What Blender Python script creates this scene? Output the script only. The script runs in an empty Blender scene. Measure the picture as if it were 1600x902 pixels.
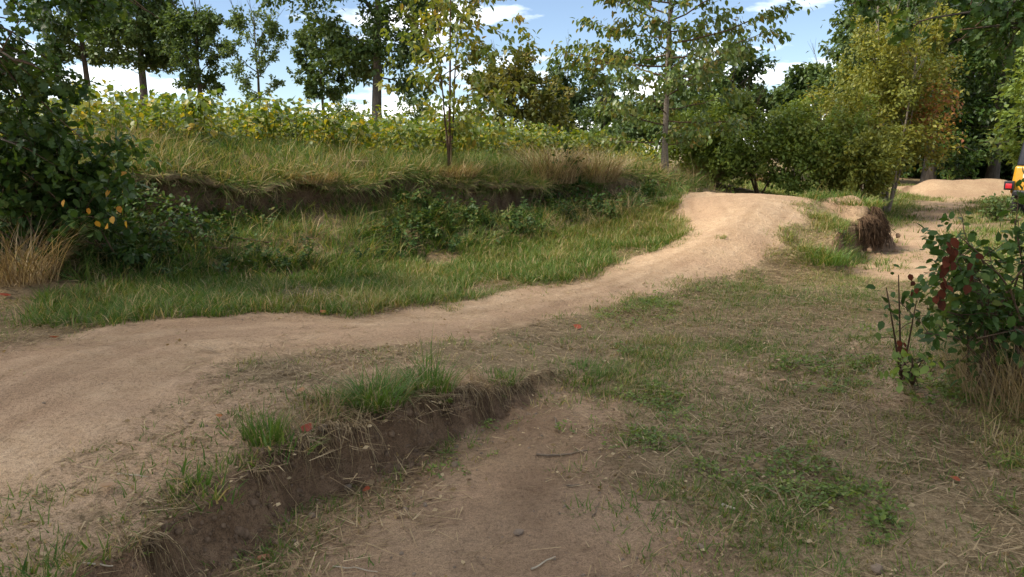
import bpy, math
import numpy as np
from mathutils import Matrix, Vector, Euler

sc = bpy.context.scene
col = sc.collection
rad = math.radians

# ------------------------------------------------------------------ camera, sky, sun, exposure
CAM_H, PITCH, FPX = 1.6, rad(10.5), 1164.0
cam = bpy.data.cameras.new('camera')
cam.sensor_width = 36.0
cam.lens = 36.0 * FPX / 1600.0
cam.clip_start, cam.clip_end = 0.05, 2000.0
cam_o = bpy.data.objects.new('camera', cam)
cam_o.location = (0, 0, CAM_H)
cam_o.rotation_euler = (rad(90) - PITCH, 0, 0)
col.objects.link(cam_o)
sc.camera = cam_o

SUN_EL = rad(47)
SUN_AZ = math.atan2(-0.95, -0.28)          # direction to the sun, x = sin, y = cos: from the left and a little behind
to_sun = Vector((math.sin(SUN_AZ) * math.cos(SUN_EL), math.cos(SUN_AZ) * math.cos(SUN_EL), math.sin(SUN_EL)))
sun = bpy.data.lights.new('sun', 'SUN')
sun.energy = 2.3                            # veiled by thin cloud: soft shadows
sun.angle = rad(7)
sun.color = (1.0, 0.91, 0.77)
sun_o = bpy.data.objects.new('sun', sun)
sun_o.rotation_euler = to_sun.to_track_quat('Z', 'Y').to_euler()
sun_o.location = (-20, -10, 30)
col.objects.link(sun_o)

world = bpy.data.worlds.new('World')
sc.world = world
world.use_nodes = True
wn, wl = world.node_tree.nodes, world.node_tree.links
bg = wn['Background']
bg.inputs['Strength'].default_value = 0.15
sky = wn.new('ShaderNodeTexSky')
sky.sky_type = 'NISHITA'
sky.sun_disc = False
sky.sun_elevation = SUN_EL
sky.sun_rotation = SUN_AZ
sky.air_density = 0.9
sky.dust_density = 0.0
sky.ozone_density = 4.0
# broken fair-weather cloud spread over the whole sky
tc = wn.new('ShaderNodeTexCoord')
sep = wn.new('ShaderNodeSeparateXYZ')
wl.new(tc.outputs['Generated'], sep.inputs[0])
zadd = wn.new('ShaderNodeMath'); zadd.operation = 'ADD'; zadd.inputs[1].default_value = 0.16
zabs = wn.new('ShaderNodeMath'); zabs.operation = 'MAXIMUM'; zabs.inputs[1].default_value = 0.0
wl.new(sep.outputs['Z'], zabs.inputs[0]); wl.new(zabs.outputs[0], zadd.inputs[0])
dx = wn.new('ShaderNodeMath'); dx.operation = 'DIVIDE'
dy = wn.new('ShaderNodeMath'); dy.operation = 'DIVIDE'
wl.new(sep.outputs['X'], dx.inputs[0]); wl.new(zadd.outputs[0], dx.inputs[1])
wl.new(sep.outputs['Y'], dy.inputs[0]); wl.new(zadd.outputs[0], dy.inputs[1])
comb = wn.new('ShaderNodeCombineXYZ')
wl.new(dx.outputs[0], comb.inputs['X']); wl.new(dy.outputs[0], comb.inputs['Y'])
cn = wn.new('ShaderNodeTexNoise')
cn.inputs['Scale'].default_value = 1.15
cn.inputs['Detail'].default_value = 7.0
cn.inputs['Roughness'].default_value = 0.55
cofs = wn.new('ShaderNodeVectorMath'); cofs.operation = 'ADD'; cofs.inputs[1].default_value = (14.8, 7.6, 2.0)
wl.new(comb.outputs[0], cofs.inputs[0])
wl.new(cofs.outputs[0], cn.inputs['Vector'])
cr = wn.new('ShaderNodeValToRGB')
cr.color_ramp.elements[0].position = 0.485
cr.color_ramp.elements[1].position = 0.665
wl.new(cn.outputs['Fac'], cr.inputs[0])
mixc = wn.new('ShaderNodeMix'); mixc.data_type = 'RGBA'
wl.new(cr.outputs['Color'], mixc.inputs['Factor'])
hsv = wn.new('ShaderNodeHueSaturation')
hsv.inputs['Saturation'].default_value = 0.87
hsv.inputs['Value'].default_value = 0.40
wl.new(sky.outputs[0], hsv.inputs['Color'])
wl.new(hsv.outputs[0], mixc.inputs['A'])
mixc.inputs['B'].default_value = (8.4, 8.2, 8.0, 1)
wl.new(mixc.outputs['Result'], bg.inputs['Color'])

sc.view_settings.view_transform = 'Standard'
sc.view_settings.look = 'None'
sc.view_settings.gamma = 1.0
sc.view_settings.use_curve_mapping = False
sc.view_settings.exposure = 1.5
sc.render.engine = 'CYCLES'
sc.cycles.max_bounces = 7
sc.cycles.diffuse_bounces = 4
sc.cycles.glossy_bounces = 2
sc.cycles.transmission_bounces = 4
sc.cycles.use_denoising = True
sc.cycles.sample_clamp_indirect = 6.0

# ------------------------------------------------------------------ pixel rays, noise, fast meshes
CP, SP = math.cos(PITCH), math.sin(PITCH)


def ray(px, py):
    a, b = (px - 800.0) / FPX, (451.0 - py) / FPX
    return np.array([a, CP + b * SP, -SP + b * CP])


def at(px, py, d):
    """point seen at that spot of the photograph, d metres ahead"""
    r = ray(px, py)
    return np.array([0, 0, CAM_H]) + r * (d / r[1])


def atz(px, py, z):
    r = ray(px, py)
    return np.array([0, 0, CAM_H]) + r * ((z - CAM_H) / r[2])


_tab = np.random.default_rng(11).random((256, 256))


def vnoise(x, y, seed=0):
    x = np.asarray(x, float) + seed * 17.31
    y = np.asarray(y, float) + seed * 9.77
    xi, yi = np.floor(x).astype(int), np.floor(y).astype(int)
    fx, fy = x - xi, y - yi
    fx, fy = fx * fx * (3 - 2 * fx), fy * fy * (3 - 2 * fy)
    x0, x1, y0, y1 = xi & 255, (xi + 1) & 255, yi & 255, (yi + 1) & 255
    return ((_tab[x0, y0] * (1 - fx) + _tab[x1, y0] * fx) * (1 - fy) + (_tab[x0, y1] * (1 - fx) + _tab[x1, y1] * fx) * fy)


def fbm(x, y, s, octaves=4, seed=0, gain=0.5):
    """-1 .. 1, first octave s metres across"""
    out, amp, tot = 0.0, 1.0, 0.0
    for k in range(octaves):
        out = out + amp * (vnoise(x / s, y / s, seed + k * 3) * 2 - 1)
        tot += amp
        amp *= gain
        s *= 0.47
    return out / tot


def sstep(a, b, x):
    t = np.clip((x - a) / (b - a), 0, 1)
    return t * t * (3 - 2 * t)


def mesh_np(name, V, F, mat, var=None, smooth=True, attrs=None):
    """V (n,3); F a list of (m,k) index arrays"""
    me = bpy.data.meshes.new(name)
    V = np.asarray(V, np.float32)
    me.vertices.add(len(V))
    me.vertices.foreach_set('co', V.ravel())
    F = [np.asarray(f, np.int32) for f in (F if isinstance(F, list) else [F]) if len(f)]
    nl = sum(f.size for f in F)
    npoly = sum(len(f) for f in F)
    me.loops.add(nl)
    me.polygons.add(npoly)
    me.loops.foreach_set('vertex_index', np.concatenate([f.ravel() for f in F]))
    tot = np.concatenate([np.full(len(f), f.shape[1], np.int32) for f in F])
    me.polygons.foreach_set('loop_start', np.concatenate([[0], np.cumsum(tot)[:-1]]).astype(np.int32))
    me.polygons.foreach_set('loop_total', tot)
    me.polygons.foreach_set('use_smooth', np.full(npoly, smooth))
    if var is not None:
        a = me.attributes.new('var', 'FLOAT', 'POINT')
        a.data.foreach_set('value', np.asarray(var, np.float32))
    for k, v in (attrs or {}).items():
        a = me.attributes.new(k, 'FLOAT', 'POINT')
        a.data.foreach_set('value', np.asarray(v, np.float32))
    me.update(calc_edges=True)
    if mat is not None:
        me.materials.append(mat)
    return me


def obj(name, me, parent=None, loc=None, kind=None):
    o = bpy.data.objects.new(name, me)
    col.objects.link(o)
    if parent is not None:
        o.parent = parent
    if loc is not None:
        o.location = [float(v) for v in loc]
    if kind:
        o['kind'] = kind
    return o


def tag(o, label, cat, group=None, kind=None):
    o['label'] = label
    o['category'] = cat
    if group:
        o['group'] = group
    if kind:
        o['kind'] = kind
    return o


def thing(name, label, cat, loc=(0, 0, 0), rz=0.0, group=None):
    o = obj(name, None, loc=loc)
    o.rotation_euler = (0, 0, rz)
    return tag(o, label, cat, group)


class Acc:
    """collects shapes into one mesh"""
    def __init__(self):
        self.V, self.F, self.var, self.n = [], {}, [], 0

    def add(self, V, F, var=None):
        V = np.asarray(V, float)
        for f in (F if isinstance(F, list) else [F]):
            f = np.asarray(f, int)
            if len(f):
                self.F.setdefault(f.shape[1], []).append(f + self.n)
        self.V.append(V)
        self.var.append(np.zeros(len(V)) if var is None else np.broadcast_to(np.asarray(var, float), (len(V),)))
        self.n += len(V)

    def mesh(self, name, mat, smooth=True):
        return mesh_np(name, np.concatenate(self.V), [np.concatenate(f) for f in self.F.values()], mat,
                       np.concatenate(self.var), smooth)


def unit(v):
    return v / np.maximum(np.linalg.norm(v, axis=-1, keepdims=True), 1e-9)


def tubes(P, R, sides=5):
    """P (B,n,3) polylines, R (B,n) radii -> V, F"""
    P, R = np.asarray(P, float), np.asarray(R, float)
    B, n, _ = P.shape
    T = np.empty_like(P)
    T[:, 1:-1] = P[:, 2:] - P[:, :-2] if n > 2 else T[:, 1:-1]
    T[:, 0], T[:, -1] = P[:, 1] - P[:, 0], P[:, -1] - P[:, -2]
    T = unit(T)
    ref = np.where(np.abs(T[:, :1, 2:3]) > 0.8, np.array([1.0, 0, 0]), np.array([0, 0, 1.0]))
    ref = np.broadcast_to(ref, T.shape)
    U = unit(np.cross(T, ref))
    W = np.cross(T, U)
    a = np.arange(sides) / sides * 2 * math.pi
    ring = U[:, :, None] * np.cos(a)[:, None] + W[:, :, None] * np.sin(a)[:, None]
    V = (P[:, :, None] + ring * R[:, :, None, None]).reshape(-1, 3)
    i = np.arange(n - 1)[:, None] * sides
    j, k = np.arange(sides)[None], (np.arange(sides)[None] + 1) % sides
    q = np.stack([i + j, i + k, i + sides + k, i + sides + j], -1).reshape(-1, 4)
    F = (q[None] + (np.arange(B) * n * sides)[:, None, None]).reshape(-1, 4)
    return V, F


# leaf templates: x along the leaf, y across, z normal
OVATE = (np.array([[0, 0, 0], [.22, .26, .05], [.6, .27, .06], [1, 0, -.06], [.6, -.27, .06], [.22, -.26, .05], [.4, 0, .0], [.75, 0, .0]]),
         [np.array([[0, 1, 6, 6], [0, 6, 5, 5]])[:, :3], np.array([[1, 2, 7, 6], [6, 7, 4, 5]]), np.array([[2, 3, 7], [7, 3, 4]])])
SMALL = (np.array([[0, 0, 0], [.45, .3, .07], [1, 0, -.05], [.45, -.3, .07]]), [np.array([[0, 1, 2], [0, 2, 3]])])
_oak = [(0, 0), (.06, .05), (.16, .04), (.24, .17), (.34, .19), (.40, .08), (.50, .25), (.62, .26), (.67, .11), (.78, .22), (.88, .17), (.95, .06), (1, 0)]
_ov = [(x, y, .05 + .05 * math.sin(x * 9) if y else (-.05 * x * x)) for x, y in _oak]
_ov += [(x, -y, z) for x, y, z in _ov[1:-1]]
_n = len(_oak)
OAK = (np.array(_ov + [(.2, 0, -.0), (.45, 0, -.01), (.72, 0, -.03)]), None)
_k = len(_ov)
_rib = [0, _k, _k, _k, _k, _k + 1, _k + 1, _k + 1, _k + 2, _k + 2, _k + 2, _n - 1, _n - 1]
_f = []
for _i in range(_n - 1):
    _a, _b, _c, _d = _i, _i + 1, _rib[_i + 1], _rib[_i]
    mir = lambda q: q if (q == 0 or q == _n - 1 or q >= _k) else q + _n - 1
    for tri in ((_a, _b, _c), (_a, _c, _d)):
        if len(set(tri)) == 3:
            _f.append(tri)
            _f.append(tuple(reversed([mir(q) for q in tri])))
OAK = (OAK[0], [np.array([t for t in _f if len(set(t)) == 3])])


def leaves(P, A, N, L, tpl, width=1.0):
    A = unit(A)
    S = unit(np.cross(N, A))
    N = np.cross(A, S)
    T, F = tpl
    L = np.asarray(L)[:, None, None]
    V = P[:, None] + L * (A[:, None] * T[None, :, 0:1] + S[:, None] * T[None, :, 1:2] * width + N[:, None] * T[None, :, 2:3])
    k = len(T)
    off = (np.arange(len(P)) * k)[:, None, None]
    return V.reshape(-1, 3), [(f[None] + off).reshape(-1, f.shape[1]) for f in F]


# ------------------------------------------------------------------ materials
def new_mat(name):
    m = bpy.data.materials.new(name)
    m.use_nodes = True
    nt = m.node_tree
    nt.nodes.clear()
    out = nt.nodes.new('ShaderNodeOutputMaterial')
    return m, nt.nodes, nt.links, out


def ramp(n, stops):
    r = n.new('ShaderNodeValToRGB')
    els = r.color_ramp.elements
    while len(els) < len(stops):
        els.new(0.5)
    for e, (p, c) in zip(els, stops):
        e.position = p
        e.color = (*c, 1)
    return r


def leaf_mat(name, stops, trans=0.35, rough=0.5, spec=0.3, tint=True):
    m, n, l, out = new_mat(name)
    at_ = n.new('ShaderNodeAttribute'); at_.attribute_name = 'var'
    fac = at_.outputs['Fac']
    if tint:
        ti = n.new('ShaderNodeAttribute'); ti.attribute_type = 'INSTANCER'; ti.attribute_name = 'tint'
        ad = n.new('ShaderNodeMath'); ad.operation = 'ADD'
        l.new(fac, ad.inputs[0]); l.new(ti.outputs['Fac'], ad.inputs[1])
        fac = ad.outputs[0]
    r = ramp(n, stops)
    l.new(fac, r.inputs[0])
    p = n.new('ShaderNodeBsdfPrincipled')
    p.inputs['Roughness'].default_value = rough
    p.inputs['Specular IOR Level'].default_value = spec
    l.new(r.outputs[0], p.inputs['Base Color'])
    t = n.new('ShaderNodeBsdfTranslucent')
    g = n.new('ShaderNodeMix'); g.data_type = 'RGBA'; g.blend_type = 'MULTIPLY'
    g.inputs['Factor'].default_value = 1.0
    g.inputs['B'].default_value = (1.5, 1.35, .6, 1)
    l.new(r.outputs[0], g.inputs['A'])
    l.new(g.outputs['Result'], t.inputs['Color'])
    mx = n.new('ShaderNodeMixShader')
    mx.inputs[0].default_value = trans
    l.new(p.outputs[0], mx.inputs[1]); l.new(t.outputs[0], mx.inputs[2])
    l.new(mx.outputs[0], out.inputs[0])
    return m


def rough_mat(name, c1, c2, scale=8.0, rough=0.9, bump=0.4, stretch=(1, 1, 1), dist=0.02):
    m, n, l, out = new_mat(name)
    g = n.new('ShaderNodeTexCoord')
    mp = n.new('ShaderNodeMapping')
    mp.inputs['Scale'].default_value = stretch
    l.new(g.outputs['Object'], mp.inputs[0])
    no = n.new('ShaderNodeTexNoise')
    no.inputs['Scale'].default_value = scale
    no.inputs['Detail'].default_value = 6
    no.inputs['Roughness'].default_value = 0.65
    l.new(mp.outputs[0], no.inputs['Vector'])
    r = ramp(n, [(.3, c1), (.72, c2)])
    l.new(no.outputs['Fac'], r.inputs[0])
    p = n.new('ShaderNodeBsdfPrincipled')
    p.inputs['Roughness'].default_value = rough
    p.inputs['Specular IOR Level'].default_value = 0.2
    l.new(r.outputs[0], p.inputs['Base Color'])
    b = n.new('ShaderNodeBump')
    b.inputs['Strength'].default_value = bump
    b.inputs['Distance'].default_value = dist
    l.new(no.outputs['Fac'], b.inputs['Height'])
    l.new(b.outputs[0], p.inputs['Normal'])
    l.new(p.outputs[0], out.inputs[0])
    return m


def ground_material():
    m, n, l, out = new_mat('soil')
    co = n.new('ShaderNodeTexCoord')

    def noise(s, d=6, r=.6, dist=0.0):
        x = n.new('ShaderNodeTexNoise')
        x.inputs['Scale'].default_value = s
        x.inputs['Detail'].default_value = d
        x.inputs['Roughness'].default_value = r
        x.inputs['Distortion'].default_value = dist
        l.new(co.outputs['Object'], x.inputs['Vector'])
        return x.outputs['Fac']

    def attr(a):
        x = n.new('ShaderNodeAttribute')
        x.attribute_name = a
        return x.outputs['Fac']

    def mix(f, a, b, blend='MIX'):
        x = n.new('ShaderNodeMix')
        x.data_type = 'RGBA'
        x.blend_type = blend
        for s, v in (('Factor', f), ('A', a), ('B', b)):
            if isinstance(v, (tuple, float, int)):
                x.inputs[s].default_value = v if not isinstance(v, tuple) else (*v, 1)
            else:
                l.new(v, x.inputs[s])
        return x.outputs['Result']

    def math_(op, a, b, clamp=False):
        x = n.new('ShaderNodeMath')
        x.operation = op
        x.use_clamp = clamp
        for i, v in enumerate((a, b)):
            if isinstance(v, (float, int)):
                x.inputs[i].default_value = v
            else:
                l.new(v, x.inputs[i])
        return x.outputs[0]

    def rmp(f, stops):
        r = ramp(n, stops)
        l.new(f, r.inputs[0])
        return r.outputs[0]

    n_big, n_mid, n_fine = noise(1.1, 2), noise(7, 4, .7, .5), noise(46, 3, .7)
    n_grain = noise(190, 1, .7)
    # bare pale dirt, darker crumbly soil (also painted shade under the turf), thatch and litter between the grass
    dirt = rmp(n_mid, [(.25, (.36, .245, .145)), (.5, (.44, .31, .193)), (.75, (.50, .365, .24))])
    dirt = mix(math_('MULTIPLY', rmp(n_big, [(.42, (0, 0, 0)), (.6, (1, 1, 1))]), .8), dirt, (.37, .248, .155))
    wr = math_('ADD', math_('MULTIPLY', attr('wear'), 1.5), .5, True)
    dirt = mix(.75, dirt, rmp(wr, [(.15, (.84, .82, .80)), (.5, (1, 1, 1)), (.85, (1.08, 1.08, 1.08))]), 'MULTIPLY')
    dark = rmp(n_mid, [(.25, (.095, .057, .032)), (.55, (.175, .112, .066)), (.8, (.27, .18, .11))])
    litter = rmp(n_mid, [(.25, (.115, .084, .042)), (.5, (.205, .15, .08)), (.75, (.30, .22, .125))])
    litter = mix(rmp(n_fine, [(.42, (0, 0, 0)), (.6, (.6, .6, .6))]), litter, (.31, .23, .14))
    e = math_('ADD', attr('dirt'), math_('MULTIPLY', math_('SUBTRACT', n_mid, .5), .85))
    e = math_('ADD', e, math_('MULTIPLY', math_('SUBTRACT', n_fine, .5), .5))
    f_dirt = rmp(e, [(.38, (0, 0, 0)), (.62, (1, 1, 1))])
    e2 = math_('ADD', attr('moist_shade'), math_('MULTIPLY', math_('SUBTRACT', n_mid, .5), .7))
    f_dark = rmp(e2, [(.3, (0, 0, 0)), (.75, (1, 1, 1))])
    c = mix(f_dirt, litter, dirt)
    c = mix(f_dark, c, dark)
    c = mix(.5, c, rmp(n_fine, [(.32, (.45, .42, .4)), (.5, (1, 1, 1)), (.7, (1.25, 1.22, 1.2))]), 'MULTIPLY')
    c = mix(.6, c, rmp(n_grain, [(.36, (.4, .38, .36)), (.48, (1, 1, 1)), (.66, (1.2, 1.2, 1.2))]), 'MULTIPLY')
    p = n.new('ShaderNodeBsdfPrincipled')
    p.inputs['Roughness'].default_value = .95
    p.inputs['Specular IOR Level'].default_value = .12
    l.new(c, p.inputs['Base Color'])
    h = math_('ADD', math_('MULTIPLY', n_mid, 1.0), math_('ADD', math_('MULTIPLY', n_fine, .4), math_('MULTIPLY', n_grain, .12)))
    b = n.new('ShaderNodeBump')
    b.inputs['Strength'].default_value = 1.0
    b.inputs['Distance'].default_value = .035
    l.new(h, b.inputs['Height'])
    l.new(b.outputs[0], p.inputs['Normal'])
    l.new(p.outputs[0], out.inputs[0])
    return m


M_SOIL = ground_material()
M_BARK = rough_mat('bark', (.05, .04, .03), (.15, .125, .1), 14, .95, .7, (1, 1, .25))
M_BARK_PALE = rough_mat('pale_bark', (.13, .105, .08), (.27, .225, .18), 16, .9, .5, (1, 1, 2.5))
M_TWIG = rough_mat('twig', (.055, .035, .02), (.14, .09, .055), 20, .9, .3)
M_GRASS = leaf_mat('grass', [(0, (.035, .085, .012)), (.35, (.085, .16, .025)), (.6, (.16, .20, .045)), (.8, (.30, .245, .10)), (1, (.42, .32, .17))], .3, .55, .25)
M_STRAW = leaf_mat('straw', [(0, (.13, .085, .045)), (.5, (.30, .215, .115)), (1, (.50, .39, .23))], .2, .6, .2)
M_ROOT = leaf_mat('roots', [(0, (.035, .022, .013)), (1, (.16, .10, .06))], .05, .9, .1)
M_OAK = leaf_mat('oak_leaf', [(0, (.022, .05, .010)), (.7, (.055, .105, .02)), (1, (.11, .15, .03))], .3, .42, .35)
M_FAR = leaf_mat('far_leaf', [(0, (.042, .075, .022)), (.7, (.085, .135, .038)), (1, (.14, .185, .055))], .3, .5, .35)
M_FARLIGHT = leaf_mat('pale_leaf', [(0, (.06, .10, .03)), (.7, (.11, .165, .05)), (1, (.17, .21, .07))], .35, .5, .35)
M_CHERRY = leaf_mat('cherry_leaf', [(0, (.055, .10, .022)), (.6, (.12, .17, .04)), (.85, (.20, .19, .045)), (1, (.25, .15, .04))], .35, .4, .45)
M_SAPLING = leaf_mat('sapling_leaf', [(0, (.07, .12, .022)), (.5, (.15, .19, .036)), (.85, (.27, .24, .04)), (1, (.30, .17, .035))], .4, .45, .4)
M_YELLOW = leaf_mat('yellow_leaf', [(0, (.11, .14, .028)), (.4, (.20, .22, .045)), (.8, (.30, .28, .055)), (.93, (.34, .20, .06)), (1, (.36, .14, .07))], .35, .5, .3)
M_OLIVE = leaf_mat('olive_leaf', [(0, (.065, .08, .018)), (.6, (.135, .145, .03)), (1, (.22, .16, .04))], .35, .5, .3)
M_SHRUB = leaf_mat('shrub_leaf', [(0, (.085, .135, .028)), (.6, (.165, .23, .045)), (1, (.26, .29, .07))], .35, .5, .3)
M_CROP = leaf_mat('crop_leaf', [(0, (.05, .095, .012)), (.45, (.12, .175, .02)), (.72, (.25, .25, .03)), (.92, (.42, .33, .04)), (1, (.46, .30, .05))], .42, .45, .4)
M_BRAMBLE = leaf_mat('bramble_leaf', [(0, (.022, .05, .010)), (.6, (.055, .105, .020)), (.9, (.11, .15, .03)), (1, (.16, .13, .04))], .3, .55, .25)
M_ORANGE = leaf_mat('orange_leaf', [(0, (.45, .19, .02)), (1, (.50, .30, .04))], .35, .5, .3)
M_RED = leaf_mat('red_leaf', [(0, (.04, .014, .007)), (1, (.095, .024, .011))], .1, .8, .08)
M_FALLEN = leaf_mat('fallen_red', [(0, (.34, .055, .03)), (.5, (.36, .15, .055)), (1, (.36, .23, .13))], .2, .6, .3)
M_PEBBLE = rough_mat('pebble', (.13, .095, .065), (.28, .215, .155), 30, .9, .3)

# ------------------------------------------------------------------ terrain
hi_pts, lo_pts = [], []
for px, py, z in [(0, 890, .21), (100, 820, .22), (190, 850, .20), (120, 960, .21), (300, 770, .215), (420, 700, .235), (560, 648, .24), (640, 630, .235), (740, 602, .185),
                  (840, 600, .08), (890, 588, .05), (300, 650, .28), (100, 650, .32), (0, 600, .36), (0, 720, .27), (200, 560, .32), (400, 540, .27), (600, 560, .25),
                  (700, 560, .20), (800, 560, .11), (900, 540, .03), (400, 500, .20), (600, 500, .11), (700, 500, .06), (200, 510, .27), (0, 540, .32),
                  (860, 490, .02), (960, 455, .05), (1030, 425, .14), (1100, 395, .31), (1150, 355, .56), (1180, 325, .76), (1185, 309, .86),
                  (1080, 306, .84), (1260, 312, .82), (1310, 316, .78), (1290, 365, .42), (1250, 425, .06), (1150, 440, .03), (1050, 480, .01), (1330, 350, .60), (1250, 450, 0), (1312, 432, .02), (1325, 408, .10), 
                  (400, 470, .20), (600, 460, .10), (800, 430, .07), (900, 412, .11), (1000, 380, .26), (1050, 345, .50), (1085, 360, .46),
                  (100, 465, .30), (250, 445, .25), (450, 432, .18), (650, 405, .14), (800, 385, .20), (930, 355, .42), (1000, 322, .72)]:
    hi_pts.append(atz(px, py, z))
for px, py, d in [(250, 345, 8.9), (450, 345, 9.7), (650, 330, 11.0), (800, 322, 12.1), (930, 312, 13.3), (30, 340, 8.2),      # middle of the bank face
                  (250, 290, 9.35), (450, 293, 10.35), (600, 297, 11.2),                                                     # under the overhanging turf
                  (250, 255, 9.65), (450, 259, 10.65), (600, 265, 11.6), (750, 271, 12.6), (850, 273, 13.3), (950, 271, 14.3), (1020, 274, 15.2), (1100, 290, 16.5), (30, 262, 8.9)]:
    hi_pts.append(at(px, py, d))
_e = atz(1364, 394, 0.0)
hi_pts += [_e + np.array(p) for p in [(-.2, .22, .92), (-.15, .4, .95), (.16, .35, .50), (.33, .25, .20), (-.45, .15, .45), (-.7, .5, .80), (-.3, .8, .80), (.25, .9, .40)]]
hi_pts += [np.array(p) for p in [(-9, 11, 1.55), (-12, 8, 1.5), (-8, 22, 1.5), (-3, 14, 1.42), (-3, 26, 1.4), (0.5, 16, 1.32), (2, 19, 1.25), (3, 30, 1.25), (4.2, 20, 1.0), (6.3, 19, .55),
                                 (7, 24, .5), (8, 32, .6), (-20, 45, 1.4), (20, 60, .6), (-60, 90, 1.3), (60, 90, .5), (-25, 10, 1.6), (4.5, 14.2, .75), (5.2, 15.5, .25), (6, 17, .1),
                                 (3.4, 15, .7), (-3, .5, .2), (-6, 2, .3), (-8, 5, .4), (0, -6, .1), (9, 20, 0), (12, 25, 0), (20, 20, .1), (30, 30, .2), (-30, -20, .3), (30, -30, 0)]]
for px, py, z in [(400, 890, -.02), (500, 840, -.01), (700, 800, -.02), (850, 690, -.02), (840, 612, .02), (1000, 850, 0), (1300, 850, .01), (1560, 850, .04), (1200, 650, 0),
                  (1500, 650, .06), (1000, 560, .02), (1050, 480, .01), (1150, 440, .02), (1250, 520, .0), (1450, 500, .04), (1590, 560, .13), (1400, 420, 0), (1300, 450, .0), (1350, 400, 0),
                  (1450, 370, 0), (1550, 350, .06), (1400, 345, 0), (1500, 315, 0), (1590, 335, .1), (430, 790, -.02), (600, 750, -.03)]:
    lo_pts.append(atz(px, py, z))
lo_pts += [np.array(p) for p in [(6, 17, .1), (9, 20, 0), (12, 25, 0), (20, 20, .1), (30, 30, .2), (60, 90, .5), (-60, 90, .5), (0, -6, 0), (-6, 0, 0), (-30, -20, .3), (30, -30, 0), (4, 16, .15), (12, 10, .1)]]


class RBF:
    def __init__(self, pts):
        self.p = np.array(pts)
        xy = self.p[:, :2]
        n = len(xy)
        K = np.linalg.norm(xy[:, None] - xy[None], axis=-1) + np.eye(n) * 0.0
        A = np.zeros((n + 1, n + 1))
        A[:n, :n] = -K - np.eye(n) * 0.015
        A[:n, n] = A[n, :n] = 1
        self.w = np.linalg.solve(A, np.concatenate([self.p[:, 2], [0]]))

    def __call__(self, x, y):
        out = np.full(x.shape, self.w[-1])
        for (px, py, _), w in zip(self.p, self.w[:-1]):
            out -= w * np.sqrt((x - px) ** 2 + (y - py) ** 2 + .02)
        return out


HI, LO = RBF(hi_pts), RBF(lo_pts)


def poly_sd(x, y, poly):
    """signed distance to a closed polygon, negative inside"""
    poly = np.asarray(poly, float)
    d = np.full(x.shape, 1e9)
    ins = np.zeros(x.shape, bool)
    for (ax, ay), (bx, by) in zip(poly, np.roll(poly, -1, 0)):
        ex, ey = bx - ax, by - ay
        t = np.clip(((x - ax) * ex + (y - ay) * ey) / (ex * ex + ey * ey + 1e-12), 0, 1)
        d = np.minimum(d, (x - ax - t * ex) ** 2 + (y - ay - t * ey) ** 2)
        c = ((ay > y) != (by > y))
        with np.errstate(divide='ignore', invalid='ignore'):
            xi = ax + (y - ay) / (by - ay if by != ay else 1e-12) * ex
        ins ^= c & (x < xi)
    d = np.sqrt(d)
    return np.where(ins, -d, d)


# the low ground in front and to the right: the hollow, the worn meadow and the path round the jump
LOWPOLY = [atz(*p)[:2] for p in [(190, 1010, .0), (255, 945, .0), (315, 900, .0), (380, 852, .0), (430, 797, -.01), (520, 752, -.01), (640, 715, -.02), (720, 672, -.01), (800, 632, 0), (870, 600, 0), (960, 555, .02), (1050, 480, .01),
                                 (1150, 445, .02), (1250, 452, .0), (1310, 436, .0), (1332, 402, 0), (1372, 396, 0), (1402, 385, 0)]]
_c = LOWPOLY[-1]
LOWPOLY += [np.array([_c[0] + .25, _c[1] + .9]), np.array([_c[0] + .1, _c[1] + 2.0]), np.array([_c[0] - .3, _c[1] + 3.2]), np.array([5.6, 17.2]), np.array([9, 21.]), np.array([13, 26.]), np.array([60, 80.]), np.array([60, -40.]), np.array([-3, -40.]), np.array([-1.5, .9])]

TRAIL = [atz(*p)[:2] for p in [(-250, 640, .36), (0, 548, .33), (200, 505, .27), (400, 490, .2), (560, 490, .13), (700, 475, .08), (860, 447, .06), (960, 418, .12), (1050, 378, .36), (1082, 345, .6), (1062, 306, .84)]]
TRAIL += [np.array(p) for p in [(3.3, 13.6), (4.6, 16.0), (5.2, 15.6), (5.2, 13.6)]]
TRAIL += [atz(*p)[:2] for p in [(1272, 313, .80), (1245, 330, .7), (1212, 385, .33), (1170, 415, .15), (1080, 440, .07), (960, 475, .03), (850, 505, .04), (740, 530, .1), (550, 545, .24), (360, 565, .27), (240, 625, .3),
                                (60, 715, .3), (-150, 850, .26), (-600, 850, .3)]]
HOLLOW = [atz(*p)[:2] for p in [(300, 1010, 0), (345, 902, 0), (440, 800, 0), (640, 720, 0), (800, 640, 0), (880, 605, 0), (960, 625, 0), (975, 680, 0), (1010, 760, 0), (1100, 830, 0), (1120, 920, 0), (1100, 1100, 0), (600, 1200, 0)]]
PATH = [atz(*p)[:2] for p in [(1300, 425, 0), (1345, 398, 0), (1420, 350, 0), (1440, 318, 0), (1480, 308, 0), (1560, 308, 0), (1520, 325, 0), (1490, 345, 0), (1470, 380, 0), (1490, 425, 0), (1400, 440, 0)]]
FARJUMP = (16.7, 27.6)


FIELD_POLY = [at(*p)[:2] for p in [(-300, 262, 7.9), (-200, 262, 8.3), (30, 262, 8.9), (250, 255, 9.65), (450, 259, 10.65), (600, 265, 11.6), (750, 271, 12.6), (850, 273, 13.3), (950, 271, 14.3), (1020, 274, 15.2), (1100, 290, 16.5)]]
FIELD_POLY += [np.array(p) for p in [(9, 26.), (12, 60.), (-60, 60.), (-60, 6.)]]


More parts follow.
